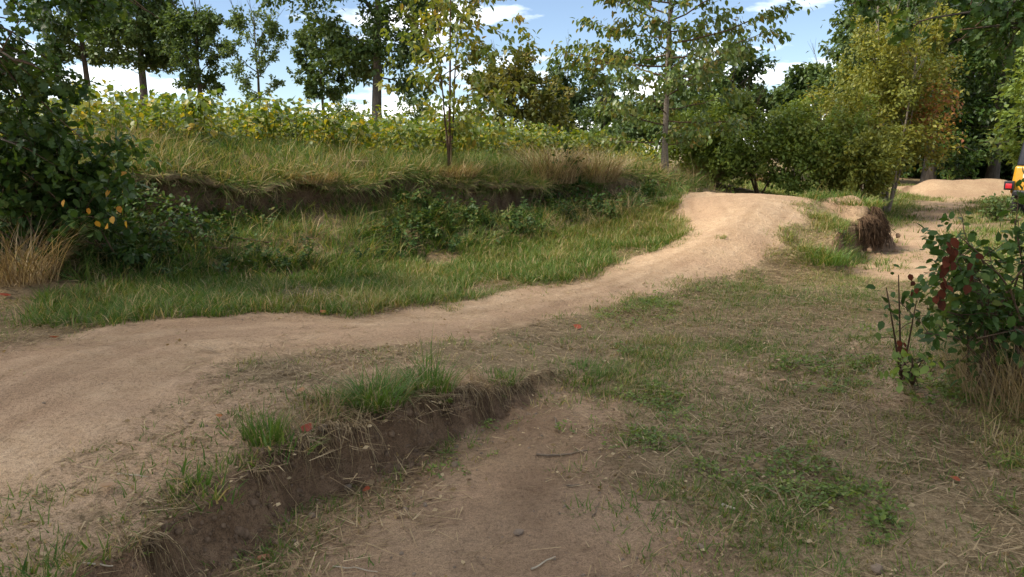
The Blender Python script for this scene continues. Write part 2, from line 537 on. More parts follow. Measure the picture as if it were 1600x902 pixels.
def edge_sd(x, y):
    """distance in front of the turf edge on top of the bank"""
    return poly_sd(x, y, FIELD_POLY) + .22 * fbm(x, y, 1.1, 3, 44) + .06 * fbm(x, y, .25, 2, 45) - .05


def scarp_depth(x, y):
    return (.26 + .50 * sstep(-.4, .2, fbm(x, y, 1.7, 2, 46))) * sstep(4.4, 2.6, x) * sstep(-9, -7.5, x)


def low_sd(x, y):
    return poly_sd(x, y, LOWPOLY) + .15 * fbm(x, y, .42, 3, 5) + .07 * fbm(x, y, .12, 2, 8)


def height(x, y, fine=True):
    x, y = np.asarray(x, float), np.asarray(y, float)
    sd = low_sd(x, y)
    hi, lo = HI(x, y), LO(x, y)
    s = sstep(-.03, .13, sd)                                  # 1 on the high side of the little scarp
    h = lo + (hi - lo) * s
    es = edge_sd(x, y)
    h = h - scarp_depth(x, y) * sstep(-.02, .06, es) * np.exp(-np.maximum(es, 0) / .75) * sstep(.45, .8, h)
    jx, jy = FARJUMP
    h = h + .52 * sstep(2.3, 1.2, np.abs(x - jx)) * np.exp(-((y - jy) / 1.15) ** 2 * 1.1) * (1 + .12 * fbm(x, y, 1.5, 2, 4))
    if fine:
        r = np.hypot(x, y)
        near = sstep(40, 12, r)
        tr = sstep(.25, -.15, poly_sd(x, y, TRAIL))
        edge = np.exp(-((sd - .06) / .16) ** 2) * np.clip((hi - lo) / .12, 0, 1)
        h = h + near * ((.030 - .018 * tr) * fbm(x, y, .7, 3, 20) + (.014 - .009 * tr) * fbm(x, y, .16, 2, 30) + .006 * fbm(x, y, .05, 2, 33) * sstep(9, 5, r))
        h = h + edge * (.055 * fbm(x, y, .15, 3, 41) + .03 * fbm(x, y, .05, 2, 42) * sstep(7, 4, r))
        # roll of the track: ruts lengthwise
        h = h + tr * .009 * np.sin(poly_sd(x, y, TRAIL) * 6.0 + 2 * fbm(x, y, 1.2, 2, 3))
        bank = sstep(.5, .9, h) * sstep(18, 13, y) * sstep(4.5, 3, x)
        h = h + bank * (.10 * fbm(x, y, .8, 3, 51) + .04 * fbm(x, y, .22, 2, 52))
    return h


def ground_at(px, py, dmax=60.0):
    """where the line of sight through that spot of the photograph meets the ground"""
    r = ray(px, py)
    r = r / r[1]
    d = np.concatenate([np.arange(1.0, 20, .02), np.arange(20, dmax, .1)])
    x, y, z = r[0] * d, d, CAM_H + r[2] * d
    below = z < height(x, y)
    i = int(np.argmax(below)) if below.any() else len(d) - 1
    return np.array([x[i], y[i], float(height(x[i:i + 1], y[i:i + 1])[0])])


def gz(x, y):
    return float(height(np.array([x]), np.array([y]))[0])


ang = np.concatenate([np.arange(-180, -44, 2.0), np.arange(-44, 44.01, .25), np.arange(46, 180.1, 2.0)])
rr = [0.6]
while rr[-1] < 400:
    rr.append(rr[-1] * (1.0098 if rr[-1] < 16 else 1.016 if rr[-1] < 40 else 1.08))
rr = np.array(rr)
AA, RR = np.meshgrid(np.radians(ang), rr)
GX, GY = RR * np.sin(AA), RR * np.cos(AA)
GZ = height(GX, GY)
nA, nR = len(ang), len(rr)
sd_tr, sd_ho, sd_pa, sd_lo = poly_sd(GX, GY, TRAIL), poly_sd(GX, GY, HOLLOW), poly_sd(GX, GY, PATH), low_sd(GX, GY)


def dirt_mask(x, y):
    a = sstep(.32, -.22, poly_sd(x, y, TRAIL) + .2 * fbm(x, y, .8, 3, 61))
    b = .95 * sstep(.35, -.3, poly_sd(x, y, HOLLOW) + .35 * fbm(x, y, .7, 3, 62))
    c = .95 * sstep(.5, -.3, poly_sd(x, y, PATH) + .6 * fbm(x, y, 1.5, 3, 63))
    jx, jy = FARJUMP
    e = sstep(2.6, 2.2, np.abs(x - jx)) * sstep(2.4, 1.8, np.abs(y - jy))
    # worn turf over the near plateau and the meadow
    w = .60 * sstep(-.15, .35, fbm(x, y, 1.3, 4, 64)) * sstep(9, 5, y)
    pl = .62 * sstep(0, .3, low_sd(x, y)) * sstep(6.4, 4.5, y) * sstep(.8, -.2, x) * sstep(-.3, .3, fbm(x, y, .7, 3, 66) + .25)
    g = .8 * sstep(.65, .3, np.hypot((x - _e[0] + .2) / 1.1, y - _e[1] - .1) + .2 * fbm(x, y, .4, 2, 67))
    return np.maximum.reduce([a, b, c, e, w, pl, g])


def moist_shade_mask(x, y):
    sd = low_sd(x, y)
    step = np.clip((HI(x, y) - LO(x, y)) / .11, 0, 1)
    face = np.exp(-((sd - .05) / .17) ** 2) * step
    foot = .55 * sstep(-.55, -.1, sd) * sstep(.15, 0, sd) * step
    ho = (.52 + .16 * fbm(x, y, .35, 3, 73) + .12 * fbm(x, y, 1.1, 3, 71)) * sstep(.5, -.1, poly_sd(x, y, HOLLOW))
    under = 1.0 * sstep(-.06, .0, edge_sd(x, y)) * sstep(.7, .3, edge_sd(x, y)) * sstep(4.4, 2.6, x)  # shade below the overhanging turf, painted on the scarp as darker soil
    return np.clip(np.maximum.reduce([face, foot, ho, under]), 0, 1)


def GZ_like(x, y):
    return height(x, y, False)


A_DIRT, A_MOIST_SHADE = dirt_mask(GX, GY), moist_shade_mask(GX, GY)


def streaks(x, y):
    """packed lines and loose ribbons that run along the track"""
    c = poly_sd(x, y, TRAIL)
    al = x * .8 + y * .55
    return .6 * (vnoise(c / .13 + 40, al / 1.6, 7) - .5) + .4 * (vnoise(c / .05 + 40, al / .7, 8) - .5) + .5 * (vnoise(x / .9, y / .9, 9) - .5)


A_WEAR = streaks(GX, GY) * sstep(.35, .05, sd_tr)
GZ = GZ + np.where(sd_tr < .1, A_WEAR * .009, 0) * sstep(14, 9, RR)
V = np.stack([GX, GY, GZ], -1).reshape(-1, 3)
i, j = np.arange(nR - 1)[:, None], np.arange(nA)[None]
j2 = (j + 1) % nA
Q = np.stack([i * nA + j, i * nA + j2, (i + 1) * nA + j2, (i + 1) * nA + j], -1)[:, :-1].reshape(-1, 4)
Q = Q[:, ::-1]
cx, cy = V[Q, 0].mean(1), V[Q, 1].mean(1)
t_, h_, p_, l_ = (a.ravel()[Q].mean(1) for a in (sd_tr, sd_ho, sd_pa, sd_lo))
bz = V[Q, 2].mean(1)
jump = (np.abs(cx - FARJUMP[0]) < 2.5) & (np.abs(cy - FARJUMP[1]) < 2.1)
cls = np.zeros(len(Q), int)
cls[h_ < 0] = 2
cls[p_ < 0] = 3
cls[t_ < 0] = 1
cls[jump] = 4
foot = np.array([atz(*p)[:2] for p in [(-200, 490, .32), (100, 465, .30), (250, 445, .25), (450, 432, .18), (650, 405, .14), (800, 385, .20), (930, 355, .42), (1000, 322, .72)]])
topl = np.array([at(*p)[:2] for p in [(1100, 290, 16.5), (1020, 274, 15.2), (950, 271, 14.3), (850, 273, 13.3), (750, 271, 12.6), (600, 265, 11.6), (450, 259, 10.65), (250, 255, 9.65), (30, 262, 8.9), (-200, 262, 8.3)]])
BANK = np.concatenate([foot, topl])
cls[(poly_sd(cx, cy, BANK) < 0) & (cls == 0)] = 5
# close the sheet under the camera
for k, nm in enumerate(['ground', 'dirt_track', 'hollow', 'path', 'dirt_mound', 'embankment']):
    q = Q[cls == k]
    if not len(q):
        continue
    u, inv = np.unique(q, return_inverse=True)
    vv = V[u]
    f = [inv.reshape(-1, 4)]
    ad, am = A_DIRT.ravel()[u], A_MOIST_SHADE.ravel()[u]
    obj(nm, mesh_np(nm, vv, f, M_SOIL, attrs={'dirt': ad, 'moist_shade': am, 'wear': A_WEAR.ravel()[u]}), kind='structure')

# ------------------------------------------------------------------ strewing (ground cover nobody could count)
def scatter(name, P, rot, scl, tint, meshes, label, cat):
    """one mesh object that holds a turned and scaled copy of one of the tufts at every point"""
    n = len(P)
    pick = np.random.default_rng(n).integers(0, len(meshes), n)
    cx_, sx_, cy_, sy_, cz_, sz_ = np.cos(rot[:, 0]), np.sin(rot[:, 0]), np.cos(rot[:, 1]), np.sin(rot[:, 1]), np.cos(rot[:, 2]), np.sin(rot[:, 2])
    Rm = np.empty((n, 3, 3))
    Rm[:, 0] = np.stack([cy_ * cz_, sx_ * sy_ * cz_ - cx_ * sz_, cx_ * sy_ * cz_ + sx_ * sz_], -1)
    Rm[:, 1] = np.stack([cy_ * sz_, sx_ * sy_ * sz_ + cx_ * cz_, cx_ * sy_ * sz_ - sx_ * cz_], -1)
    Rm[:, 2] = np.stack([-sy_, sx_ * cy_, cx_ * cy_], -1)
    acc = Acc()
    for k, (tv, tf, tvar, _m) in enumerate(meshes):
        m = pick == k
        c = int(m.sum())
        if not c:
            continue
        v = np.einsum('nij,nkj->nki', Rm[m], tv[None] * scl[m][:, None]) + P[m][:, None]
        off = (np.arange(c) * len(tv))[:, None, None]
        acc.add(v.reshape(-1, 3), [(f[None] + off).reshape(-1, f.shape[1]) for f in tf], (tvar[None] + tint[m][:, None]).ravel())
    o = obj(name, acc.mesh(name, meshes[0][3]), kind='stuff')
    return tag(o, label, cat, kind='stuff')


def blades(rs, n, spread, hgt, width, lean=.35, curl=.5, var=(.1, .5), dry=.15, segs=3, flat=False):
    """a tuft of grass blades"""
    a = rs.random(n) * 2 * math.pi
    rpos = np.sqrt(rs.random(n)) * spread
    base = np.stack([np.cos(a) * rpos, np.sin(a) * rpos, np.full(n, -.01)], -1)
    a2 = a + rs.normal(0, .9, n)
    H = hgt * rs.uniform(.45, 1.15, n)
    ln = np.abs(rs.normal(lean, lean * .5, n))
    out = np.stack([np.cos(a2), np.sin(a2), np.zeros(n)], -1)
    side = np.stack([-np.sin(a2), np.cos(a2), np.zeros(n)], -1)
    cu = curl * rs.uniform(.3, 1.3, n)
    Vs = []
    for k in range(segs + 1):
        t = k / segs
        p = base + out * (H * (ln * t + cu * t * t * .9))[:, None] + np.array([0, 0, 1.0]) * (H * (t - cu * .45 * t ** 3))[:, None]
        if flat:
            p[:, 2] = .004 + .03 * rs.random(n) * t * (1 - t) * 2 + .006 * rs.random(n)
        w = width * (1 - t ** 1.6) * rs.uniform(.8, 1.2, n) * .5
        if k == segs:
            Vs.append(p[:, None])
        else:
            Vs.append(np.stack([p - side * w[:, None], p + side * w[:, None]], 1))
    V = np.concatenate(Vs, 1)
    m = V.shape[1]
    off = (np.arange(n) * m)[:, None]
    q = [off + np.array([2 * k, 2 * k + 1, 2 * k + 3, 2 * k + 2])[None] for k in range(segs - 1)] or [np.zeros((0, 4), int)]
    t3 = off + np.array([2 * segs - 2, 2 * segs - 1, 2 * segs])[None]
    v = rs.uniform(*var, n)
    d = rs.random(n) < dry
    v[d] = rs.uniform(.7, 1.0, d.sum())
    return V.reshape(-1, 3), [np.concatenate(q), t3], np.repeat(v, m)


def tuft(mat, seed, **k):
    rs = np.random.default_rng(seed)
    return (*blades(rs, **k), mat)


SHORT = [tuft(M_GRASS, 100 + k, n=11, spread=.055, hgt=.055, width=.005, lean=.6, curl=.6, var=(.05, .5), dry=.25, segs=2) for k in range(6)]
VERGE = [tuft(M_GRASS, 200 + k, n=11, spread=.075, hgt=.14, width=.0085, lean=.35, curl=.7, var=(.1, .5), dry=.1, segs=2) for k in range(6)]
LONG = [tuft(M_GRASS, 300 + k, n=15, spread=.11, hgt=.36, width=.0095, lean=.3, curl=.8, var=(.1, .6), dry=.3, segs=2) for k in range(6)]
DRY = [tuft(M_STRAW, 400 + k, n=17, spread=.11, hgt=.42, width=.008, lean=.3, curl=.75, var=(.1, .9), dry=.2, segs=2) for k in range(6)]
FAR_TUFT = [tuft(M_GRASS, 450 + k, n=10, spread=.12, hgt=.13, width=.014, lean=.5, curl=.3, var=(.05, .48), dry=.15, segs=1) for k in range(6)]
LITTER = [tuft(M_STRAW, 500 + k, n=11, spread=.14, hgt=.11, width=.005, lean=.9, curl=.3, var=(.1, .9), dry=.2, segs=1, flat=True) for k in range(8)]


def clover_mesh(seed):
    rs = np.random.default_rng(seed)
    n = 26
    a = rs.random(n) * 6.283
    r = np.sqrt(rs.random(n)) * .07
    P = np.stack([np.cos(a) * r, np.sin(a) * r, rs.uniform(.012, .05, n)], -1)
    A = np.stack([np.cos(a + rs.normal(0, .8, n)), np.sin(a), rs.normal(.1, .3, n)], -1)
    N = np.array([0, 0, 1.]) + rs.normal(0, .35, (n, 3))
    v, f = leaves(P, A, N, rs.uniform(.018, .04, n), SMALL, 1.1)
    return v, f, np.repeat(rs.uniform(0, .8, n), len(SMALL[0])), M_SHRUB


def weed_mesh(seed, h=.42, n=48, mat=M_BRAMBLE, L=.08):
    rs = np.random.default_rng(seed)
    acc = Acc()
    for s in range(3):
        a = rs.random() * 6.283
        t = np.linspace(0, 1, 5)
        pts = np.stack([np.cos(a) * t * t * h * .4, np.sin(a) * t * t * h * .4, t * h * rs.uniform(.7, 1)], -1)
        acc.add(*tubes(pts[None], np.linspace(.004, .0015, 5)[None], 3), .3)
        k = n // 3
        u = rs.uniform(.15, 1, k)
        P = np.stack([np.interp(u, t, pts[:, i]) for i in range(3)], -1)
        aa = rs.random(k) * 6.283
        A = np.stack([np.cos(aa), np.sin(aa), rs.normal(.1, .35, k)], -1)
        v, f = leaves(P, A, np.array([0, 0, 1.]) + rs.normal(0, .3, (k, 3)), L * rs.uniform(.6, 1.2, k), SMALL)
        acc.add(v, f, np.repeat(rs.uniform(0, 1, k), len(SMALL[0])))
    return np.concatenate(acc.V), [np.concatenate(f) for f in acc.F.values()], np.concatenate(acc.var), mat


HERB = [clover_mesh(600 + k) for k in range(4)]
WEED = [weed_mesh(700 + k) for k in range(5)]

rs = np.random.default_rng(5)


def region(n, x0, x1, y0, y1, dens, rs=rs):
    """random spots kept with probability dens(x, y)"""
    x, y = rs.uniform(x0, x1, n), rs.uniform(y0, y1, n)
    inview = (np.abs(x) < .76 * y + .9)
    x, y = x[inview], y[inview]
    k = rs.random(len(x)) < dens(x, y)
    return x[k], y[k]


def strew(name, xy, meshes, label, cat, s=(.7, 1.3), tint=(0, .1), tilt=.12, sink=0.0, zs=1.0, tfun=None):
    x, y = xy
    n = len(x)
    z = height(x, y) - sink
    rot = np.stack([rs.normal(0, tilt, n), rs.normal(0, tilt, n), rs.uniform(0, 6.283, n)], -1)
    sc_ = rs.uniform(*s, n)
    t = rs.uniform(*tint, n) if tfun is None else tfun(x, y) + rs.uniform(*tint, n)
    return scatter(name, np.stack([x, y, z], -1), rot, np.stack([sc_, sc_, sc_ * zs * rs.uniform(.8, 1.2, n)], -1), t, meshes, label, cat)


def bare(x, y):
    return np.maximum.reduce([sstep(.22, -.10, poly_sd(x, y, TRAIL) + .2 * fbm(x, y, .8, 3, 61)),
                              sstep(.30, -.45, poly_sd(x, y, HOLLOW) + .45 * fbm(x, y, .7, 3, 62)),
                              .93 * sstep(.4, -.2, poly_sd(x, y, PATH) + .6 * fbm(x, y, 1.5, 3, 63)),
                              ((np.abs(x - FARJUMP[0]) < 2.3) & (np.abs(y - FARJUMP[1]) < 1.9)).astype(float),
                              .9 * sstep(.7, .4, np.hypot((x - _e[0] + .35) / 1.0, y - _e[1] + .0) + .2 * fbm(x, y, .4, 2, 67))])


def in_bank(x, y):
    return sstep(.15, -.1, poly_sd(x, y, BANK))


def verge_zone(x, y):
    """lush strip between the track and the bank, and the flanks of the jump"""
    up = (poly_sd(x, y, np.concatenate([TRAIL[1:11], foot[::-1][:-1]])) < .12).astype(float)
    return up


def plateau(x, y):
    return sstep(-.02, .1, low_sd(x, y)) * (y < 6.5) * (x < 1.2)


def on_face(x, y):
    return np.exp(-((low_sd(x, y) - .05) / .12) ** 4) * np.clip((HI(x, y) - LO(x, y)) / .10, 0, 1)


# short worn turf of the meadow
def d_meadow(x, y):
    patch = sstep(-.25, .35, fbm(x, y, .9, 4, 81)) * .75 + .26
    patch = patch * (1 - .65 * sstep(.1, .4, fbm(x, y, .45, 3, 83)))
    return np.clip(patch, 0, 1) * (1 - bare(x, y)) * (1 - in_bank(x, y)) * (1 - .72 * plateau(x, y)) * (1 - .95 * on_face(x, y))


strew('meadow_grass', region(110000, -5, 7.5, 1.8, 12, d_meadow), SHORT, 'short patchy green grass growing through the worn meadow', 'grass', (.5, 1.3), (-.05, .25), .2,
      tfun=lambda x, y: .26 * sstep(-.3, .5, fbm(x, y, 1.3, 3, 91)))
strew('ground_herb', region(16000, -2, 6, 1.8, 9, lambda x, y: sstep(.12, .5, fbm(x, y, .55, 3, 85)) * .6 * (1 - bare(x, y)) * (1 - in_bank(x, y)) * (1 - plateau(x, y))), HERB,
      'low dark green herbs in patches among the worn turf', 'herb', (.4, .95), (-.3, .3), .2)
strew('straw_litter', region(34000, -5, 7, 1.8, 11, lambda x, y: (.10 + .9 * (1 - bare(x, y))) * sstep(-.5, .3, fbm(x, y, .8, 3, 87)) * (1 - .8 * in_bank(x, y)) * (1 - .8 * on_face(x, y))), LITTER,
      'dry mown straw lying flat over the ground', 'straw', (.5, 1.5), (-.35, .1), .07)
# brown leaf flakes and the dead grass along the lip of the ledge
FLAKE = []
for k in range(6):
    r_ = np.random.default_rng(640 + k)
    v, f = leaves(r_.normal(0, .05, (5, 3)) * np.array([1, 1, 0]) + np.array([0, 0, .006]), r_.normal(0, 1, (5, 3)) * np.array([1, 1, .2]), np.array([0, 0, 1.]) + r_.normal(0, .35, (5, 3)), r_.uniform(.012, .032, 5), SMALL, 1.1)
    FLAKE.append((v, f, np.repeat(r_.uniform(0, .8, 5), 4), M_ROOT if k % 2 else M_STRAW))
strew('leaf_litter', region(9000, -4, 5.5, 1.8, 8.5, lambda x, y: (.15 + .85 * (1 - bare(x, y))) * sstep(-.4, .3, fbm(x, y, .6, 3, 89)) * .8), FLAKE, 'small brown flakes of dead leaf scattered over the ground', 'leaf litter', (.6, 1.4), (0, .2), .1)


def d_rim(x, y):
    sd = low_sd(x, y)
    return sstep(.08, .15, sd) * sstep(.42, .2, sd) * np.clip((HI(x, y) - LO(x, y)) / .08, 0, 1) * sstep(-.35, .25, fbm(x, y, .5, 3, 90)) * (y < 5.2)


strew('rim_grass', region(16000, -2.4, 1.2, 1.6, 5, lambda x, y: d_rim(x, y) * .8 * sstep(-.05, .3, fbm(x, y, .33, 2, 99))), SHORT, 'short green grass along the rim of the ledge', 'grass', (.7, 1.9), (-.05, .3), .3)
strew('rim_straw', region(6000, -2.4, 1.2, 1.6, 5, lambda x, y: d_rim(x, y) * .5), DRY, 'matted dead grass along the rim of the ledge', 'dry grass', (.15, .38), (-.3, .2), .9)


# green verge and flanks of the jump
def d_verge(x, y):
    z = verge_zone(x, y)
    right = sstep(.55, .1, np.hypot((x - 4.55) / 1.1, (y - 10.6) / .95) - .55)
    left = sstep(.5, .1, np.hypot((x - 2.7) / .75, (y - 11.0) / 1.1) - .6)
    sh = .7 * sstep(.9, .5, np.hypot((x - 5.35) / .9, (y - 12.6) / .9))
    return np.clip(np.maximum.reduce([z, right, left, sh]) * (1 - bare(x, y)) * sstep(-.55, -.1, fbm(x, y, .9, 3, 88)), 0, 1)


strew('verge_grass', region(60000, -7, 6.5, 5.5, 14, d_verge), VERGE, 'lush green grass strip between the dirt track and the bank', 'grass', (.55, 1.25), (-.02, .16), .18,
      tfun=lambda x, y: .25 * sstep(.0, .5, fbm(x, y, 1.0, 3, 92)))


strew('edge_grass', region(26000, -6, 5.5, 3.0, 12.5, lambda x, y: sstep(.25, .05, np.abs(poly_sd(x, y, TRAIL) + .08)) * sstep(.0, .45, fbm(x, y, .5, 3, 98)) * (1 - plateau(x, y))), SHORT,
      'thin ragged grass fraying over the edges of the track', 'grass', (.5, 1.4), (0, .45), .3)


# bank: long grass, dry grass, weeds
def d_bank(x, y):
    h = height(x, y, False)
    es = edge_sd(x, y)
    scarp = sstep(-.03, .04, es) * sstep(.55, .25, es) * sstep(4.4, 2.6, x)
    top = sstep(3.5, 1.2, poly_sd(x, y, BANK)) * (h > .8)
    return np.clip(np.maximum(in_bank(x, y), top) * (1 - .75 * scarp) * (1 - bare(x, y)), 0, 1)


dryness = lambda x, y: sstep(-.15, .35, fbm(x, y, 1.4, 3, 93) + .5 * sstep(-1.5, 1.0, x) * sstep(5, 3, x) - .3)
strew('bank_grass', region(28000, -9, 6.5, 7, 18, lambda x, y: d_bank(x, y) * (1 - .45 * dryness(x, y))), LONG, 'long tangled green grass covering the bank', 'grass', (.4, 1.0), (-.25, .08), .35, zs=.8)
strew('dry_grass', region(15000, -9, 8.5, 7, 20, lambda x, y: d_bank(x, y) * dryness(x, y) * (1 - .85 * sstep(.1, .5, edge_sd(x, y)) * sstep(1.5, -1, x))), DRY, 'dead straw-coloured grass matted on the bank', 'dry grass', (.4, 1.05), (-.2, .2), .35, zs=.85)
# the turf mat that juts out over the undercut
def turf_overhang():
    r_ = np.random.default_rng(150)
    E = np.array(FIELD_POLY[1:9])
    L_ = np.concatenate([[0], np.cumsum(np.linalg.norm(np.diff(E, axis=0), axis=1))])
    u = np.arange(.2, L_[-1], .05)
    p = np.stack([np.interp(u, L_, E[:, 0]), np.interp(u, L_, E[:, 1])], -1)
    d = unit(np.gradient(p, axis=0))
    nr = np.stack([d[:, 1], -d[:, 0]], -1)
    off = np.full(len(u), -.5)
    for q in np.arange(-.6, .6, .02):
        w = p + nr * q
        off = np.where(edge_sd(w[:, 0], w[:, 1]) < -.02, q, off)
    c = p + nr * off[:, None]
    reach = .05 + .30 * sstep(-.35, .35, fbm(u, u * 0, .9, 3, 47)) + .05 * fbm(u, u * 0, .2, 2, 48)
    reach = reach * np.clip(scarp_depth(c[:, 0], c[:, 1]) / .3, 0, 1)
    rows = []
    for a, b, under in ((-.25, 0, .015), (0, 0, .02), (0, .55, .0), (0, 1, -.05), (0, .95, -.10), (0, .4, -.11), (-.12, 0, -.16)):
        w = c + nr * (a + reach * b)[:, None]
        base_ = c - nr * .05
        z = height(base_[:, 0], base_[:, 1]) + under - .18 * reach * b + .02 * fbm(w[:, 0], w[:, 1], .15, 2, 49)
        rows.append(np.stack([w[:, 0], w[:, 1], z], -1))
    V_ = np.stack(rows, 1)
    k = V_.shape[1]
    i_, j_ = np.arange(len(u) - 1)[:, None] * k, np.arange(k - 1)[None]
    F_ = np.stack([i_ + j_, i_ + j_ + 1, i_ + k + j_ + 1, i_ + k + j_], -1).reshape(-1, 4)[:, ::-1]
    n_ = len(u) * k
    obj('turf_overhang', mesh_np('turf_overhang', V_.reshape(-1, 3), F_, M_SOIL, attrs={'dirt': np.zeros(n_), 'moist_shade': np.full(n_, .35), 'wear': np.zeros(n_)}), bpy.data.objects['embankment'])
    return c + nr * (reach * .9)[:, None], V_[:, 3, 2], nr


LIP, LIPZ, LIPN = turf_overhang()
pk = np.random.default_rng(151).integers(0, len(LIP), 1500)
jt = np.random.default_rng(152).normal(0, .05, (1500, 2))
back = np.random.default_rng(153).uniform(0, .3, 1500)
hang = np.stack([LIP[pk, 0] + jt[:, 0] - LIPN[pk, 0] * back, LIP[pk, 1] + jt[:, 1] - LIPN[pk, 1] * back, LIPZ[pk] + .03 + back * .15], -1)
tl_ = np.clip(np.random.default_rng(154).normal(1.25, .5, 1500) - back * 2.5, .1, 2.3)
scatter('hanging_turf', hang, np.stack([tl_, np.random.default_rng(155).normal(0, .35, 1500), np.random.default_rng(156).uniform(-.2, 1.1, 1500)], -1), np.repeat(np.random.default_rng(157).uniform(.35, .9, 1500)[:, None], 3, 1),
        np.random.default_rng(158).uniform(-.2, .4, 1500), LONG, 'grass growing on and hanging from the overhanging turf', 'grass')


def d_lip(x, y):
    es = edge_sd(x, y)
    return sstep(-.14, -.08, es) * sstep(.03, -.01, es) * sstep(4.4, 2.6, x)


lx, ly = region(30000, -8, 4, 8.0, 16, d_lip)
n_ = len(lx)
scatter('turf_lip', np.stack([lx, ly, height(lx, ly) + .03], -1), np.stack([rs.normal(1.15, .35, n_), rs.normal(0, .4, n_), rs.uniform(-.6, .6, n_)], -1), np.repeat(rs.uniform(.6, 1.25, n_)[:, None], 3, 1),
        rs.uniform(-.2, .25, n_), LONG, 'turf and grass hanging over the top edge of the bank', 'grass')
strew('bank_weeds', region(9000, -9, 4, 7.5, 15, lambda x, y: in_bank(x, y) * np.maximum(sstep(-.25, .2, fbm(x, y, 1.1, 3, 94)) * .95, sstep(-3.0, -4.2, x)) * sstep(.12, .4, edge_sd(x, y))), WEED, 'leafy dark weeds growing out of the bank face', 'weeds', (.35, .9), (-.25, .2), .5)


# right-hand path verges and everything further off
def d_far(x, y):
    h = height(x, y, False)
    return (1 - bare(x, y)) * (x > 3.5) * (h < .5) * sstep(-.45, .1, fbm(x, y, 2.0, 3, 95) + .25 * (x > 8))


strew('path_grass', region(24000, 3.5, 20, 10.5, 30, d_far), FAR_TUFT, 'mown green grass beside the path round the jump', 'grass', (.6, 1.3), (.05, .3), .15)
strew('field_grass', region(3000, -20, 24, 15, 60, lambda x, y: (height(x, y, False) > .45) * .7), LONG, 'rough grass at the field margin behind the crop', 'grass', (.7, 1.3), (0, .25), .2)
# foreground rough grass under the bramble on the right
strew('rough_grass', region(7000, 2.4, 5.5, 3.2, 7.0, lambda x, y: sstep(-.3, .5, x - .62 * y + .5 * fbm(x, y, .8, 3, 97)) * .8 * (1 - bare(x, y))), VERGE, 'rough half-dry grass at the foot of the bramble', 'grass', (.35, .95), (.1, .6), .35)



# ------------------------------------------------------------------ trees and bushes
ROUND = lambda t: np.sin(np.pi * np.clip(.10 + .84 * t, 0, 1)) ** .7
CONE = lambda t: .12 + .88 * (1 - t) ** .85
OVAL = lambda t: np.sin(np.pi * np.clip(.18 + .78 * t, 0, 1)) ** .55
DOME = lambda t: np.sqrt(np.clip(1 - (t * .98) ** 2.4, 0, 1)) * (.85 + .15 * np.minimum(1, t * 4))


def polyline(a, d, L, n, curve, rs, wob):
    t = np.linspace(0, 1, n)[:, None]
    p = a + d * L * t + np.array([0, 0, 1.0]) * curve * L * t * t
    w = rs.normal(0, wob * L, (n, 3)) * np.sqrt(t)
    return p + w


def skeleton(rs, H, tr, zb, R, env, nl, elev=(10, 60), sub=5, twig=3, curve=.15, lean=(0, 0), wob=.03, stems=1, sublen=.42, flat=0.0, lr=.022):
    """trunk(s), limbs and side branches; returns polylines by kind and the twigs that carry leaves"""
    trunks, limbs, subs, tw = [], [], [], []
    for s in range(stems):
        sp = 0 if stems == 1 else .55 * R
        aa = rs.random() * 6.283
        off = np.array([math.cos(aa), math.sin(aa)]) * sp * rs.uniform(.4, 1)
        hh = H * (1 if s == 0 else rs.uniform(.6, .95))
        t = np.linspace(0, 1, 10)
        tx = lean[0] * t * t * H + off[0] * t ** .8 + np.cumsum(rs.normal(0, wob * .12 * H, 10)) * (t > 0)
        ty = lean[1] * t * t * H + off[1] * t ** .8 + np.cumsum(rs.normal(0, wob * .12 * H, 10)) * (t > 0)
        P = np.stack([tx, ty, t * hh - .05], -1)
        Rr = tr * (1 - .88 * t) * (1 + .5 * np.exp(-t * 22)) * (1 if s == 0 else .8)
        trunks.append((P, Rr))
        for i in range(max(2, nl // stems)):
            u = (i + rs.random()) / max(2, nl // stems)
            z = (zb + (1 - zb) * u * .96)
            st = np.array([np.interp(z, t, P[:, k]) for k in range(3)])
            az = i * 2.3999 + s * 1.1 + rs.uniform(-.45, .45)
            el = rad(elev[0] + (elev[1] - elev[0]) * u + rs.uniform(-12, 12))
            L = R * float(env(u)) * rs.uniform(.72, 1.12) / max(.45, math.cos(el)) * (1 if stems == 1 else .62)
            d = np.array([math.cos(az) * math.cos(el), math.sin(az) * math.cos(el), math.sin(el)])
            p = polyline(st, d, L, 7, curve, rs, wob)
            r0 = min(.55 * float(np.interp(z, t, Rr)) + .004, .004 + lr * L)
            limbs.append((p, np.linspace(r0, r0 * .2, 7)))
            for j in range(sub):
                v = rs.uniform(.22, 1.0)
                b = np.array([np.interp(v, np.linspace(0, 1, 7), p[:, k]) for k in range(3)])
                sg = rs.choice([-1, 1]) * rad(rs.uniform(22, 72))
                dd = np.array([d[0] * math.cos(sg) - d[1] * math.sin(sg), d[0] * math.sin(sg) + d[1] * math.cos(sg), d[2] + rs.uniform(-.45, .45) * (1 - flat)])
                dd /= np.linalg.norm(dd)
                l2 = L * sublen * rs.uniform(.6, 1.15) * (1.15 - .5 * v)
                q = polyline(b, dd, l2, 4, curve * .6, rs, wob)
                subs.append((q, np.linspace(r0 * .35, r0 * .1, 4)))
                tw.append((q[1], q[3]))
                for k in range(twig):
                    w_ = rs.uniform(.25, 1.0)
                    c = q[0] + (q[3] - q[0]) * w_
                    e = dd + rs.normal(0, .55, 3) * np.array([1, 1, 1 - .6 * flat])
                    e /= np.linalg.norm(e)
                    tw.append((c, c + e * l2 * rs.uniform(.3, .6)))
            tw += [(p[2], p[4]), (p[4], p[6])]
    return trunks, limbs, subs, tw


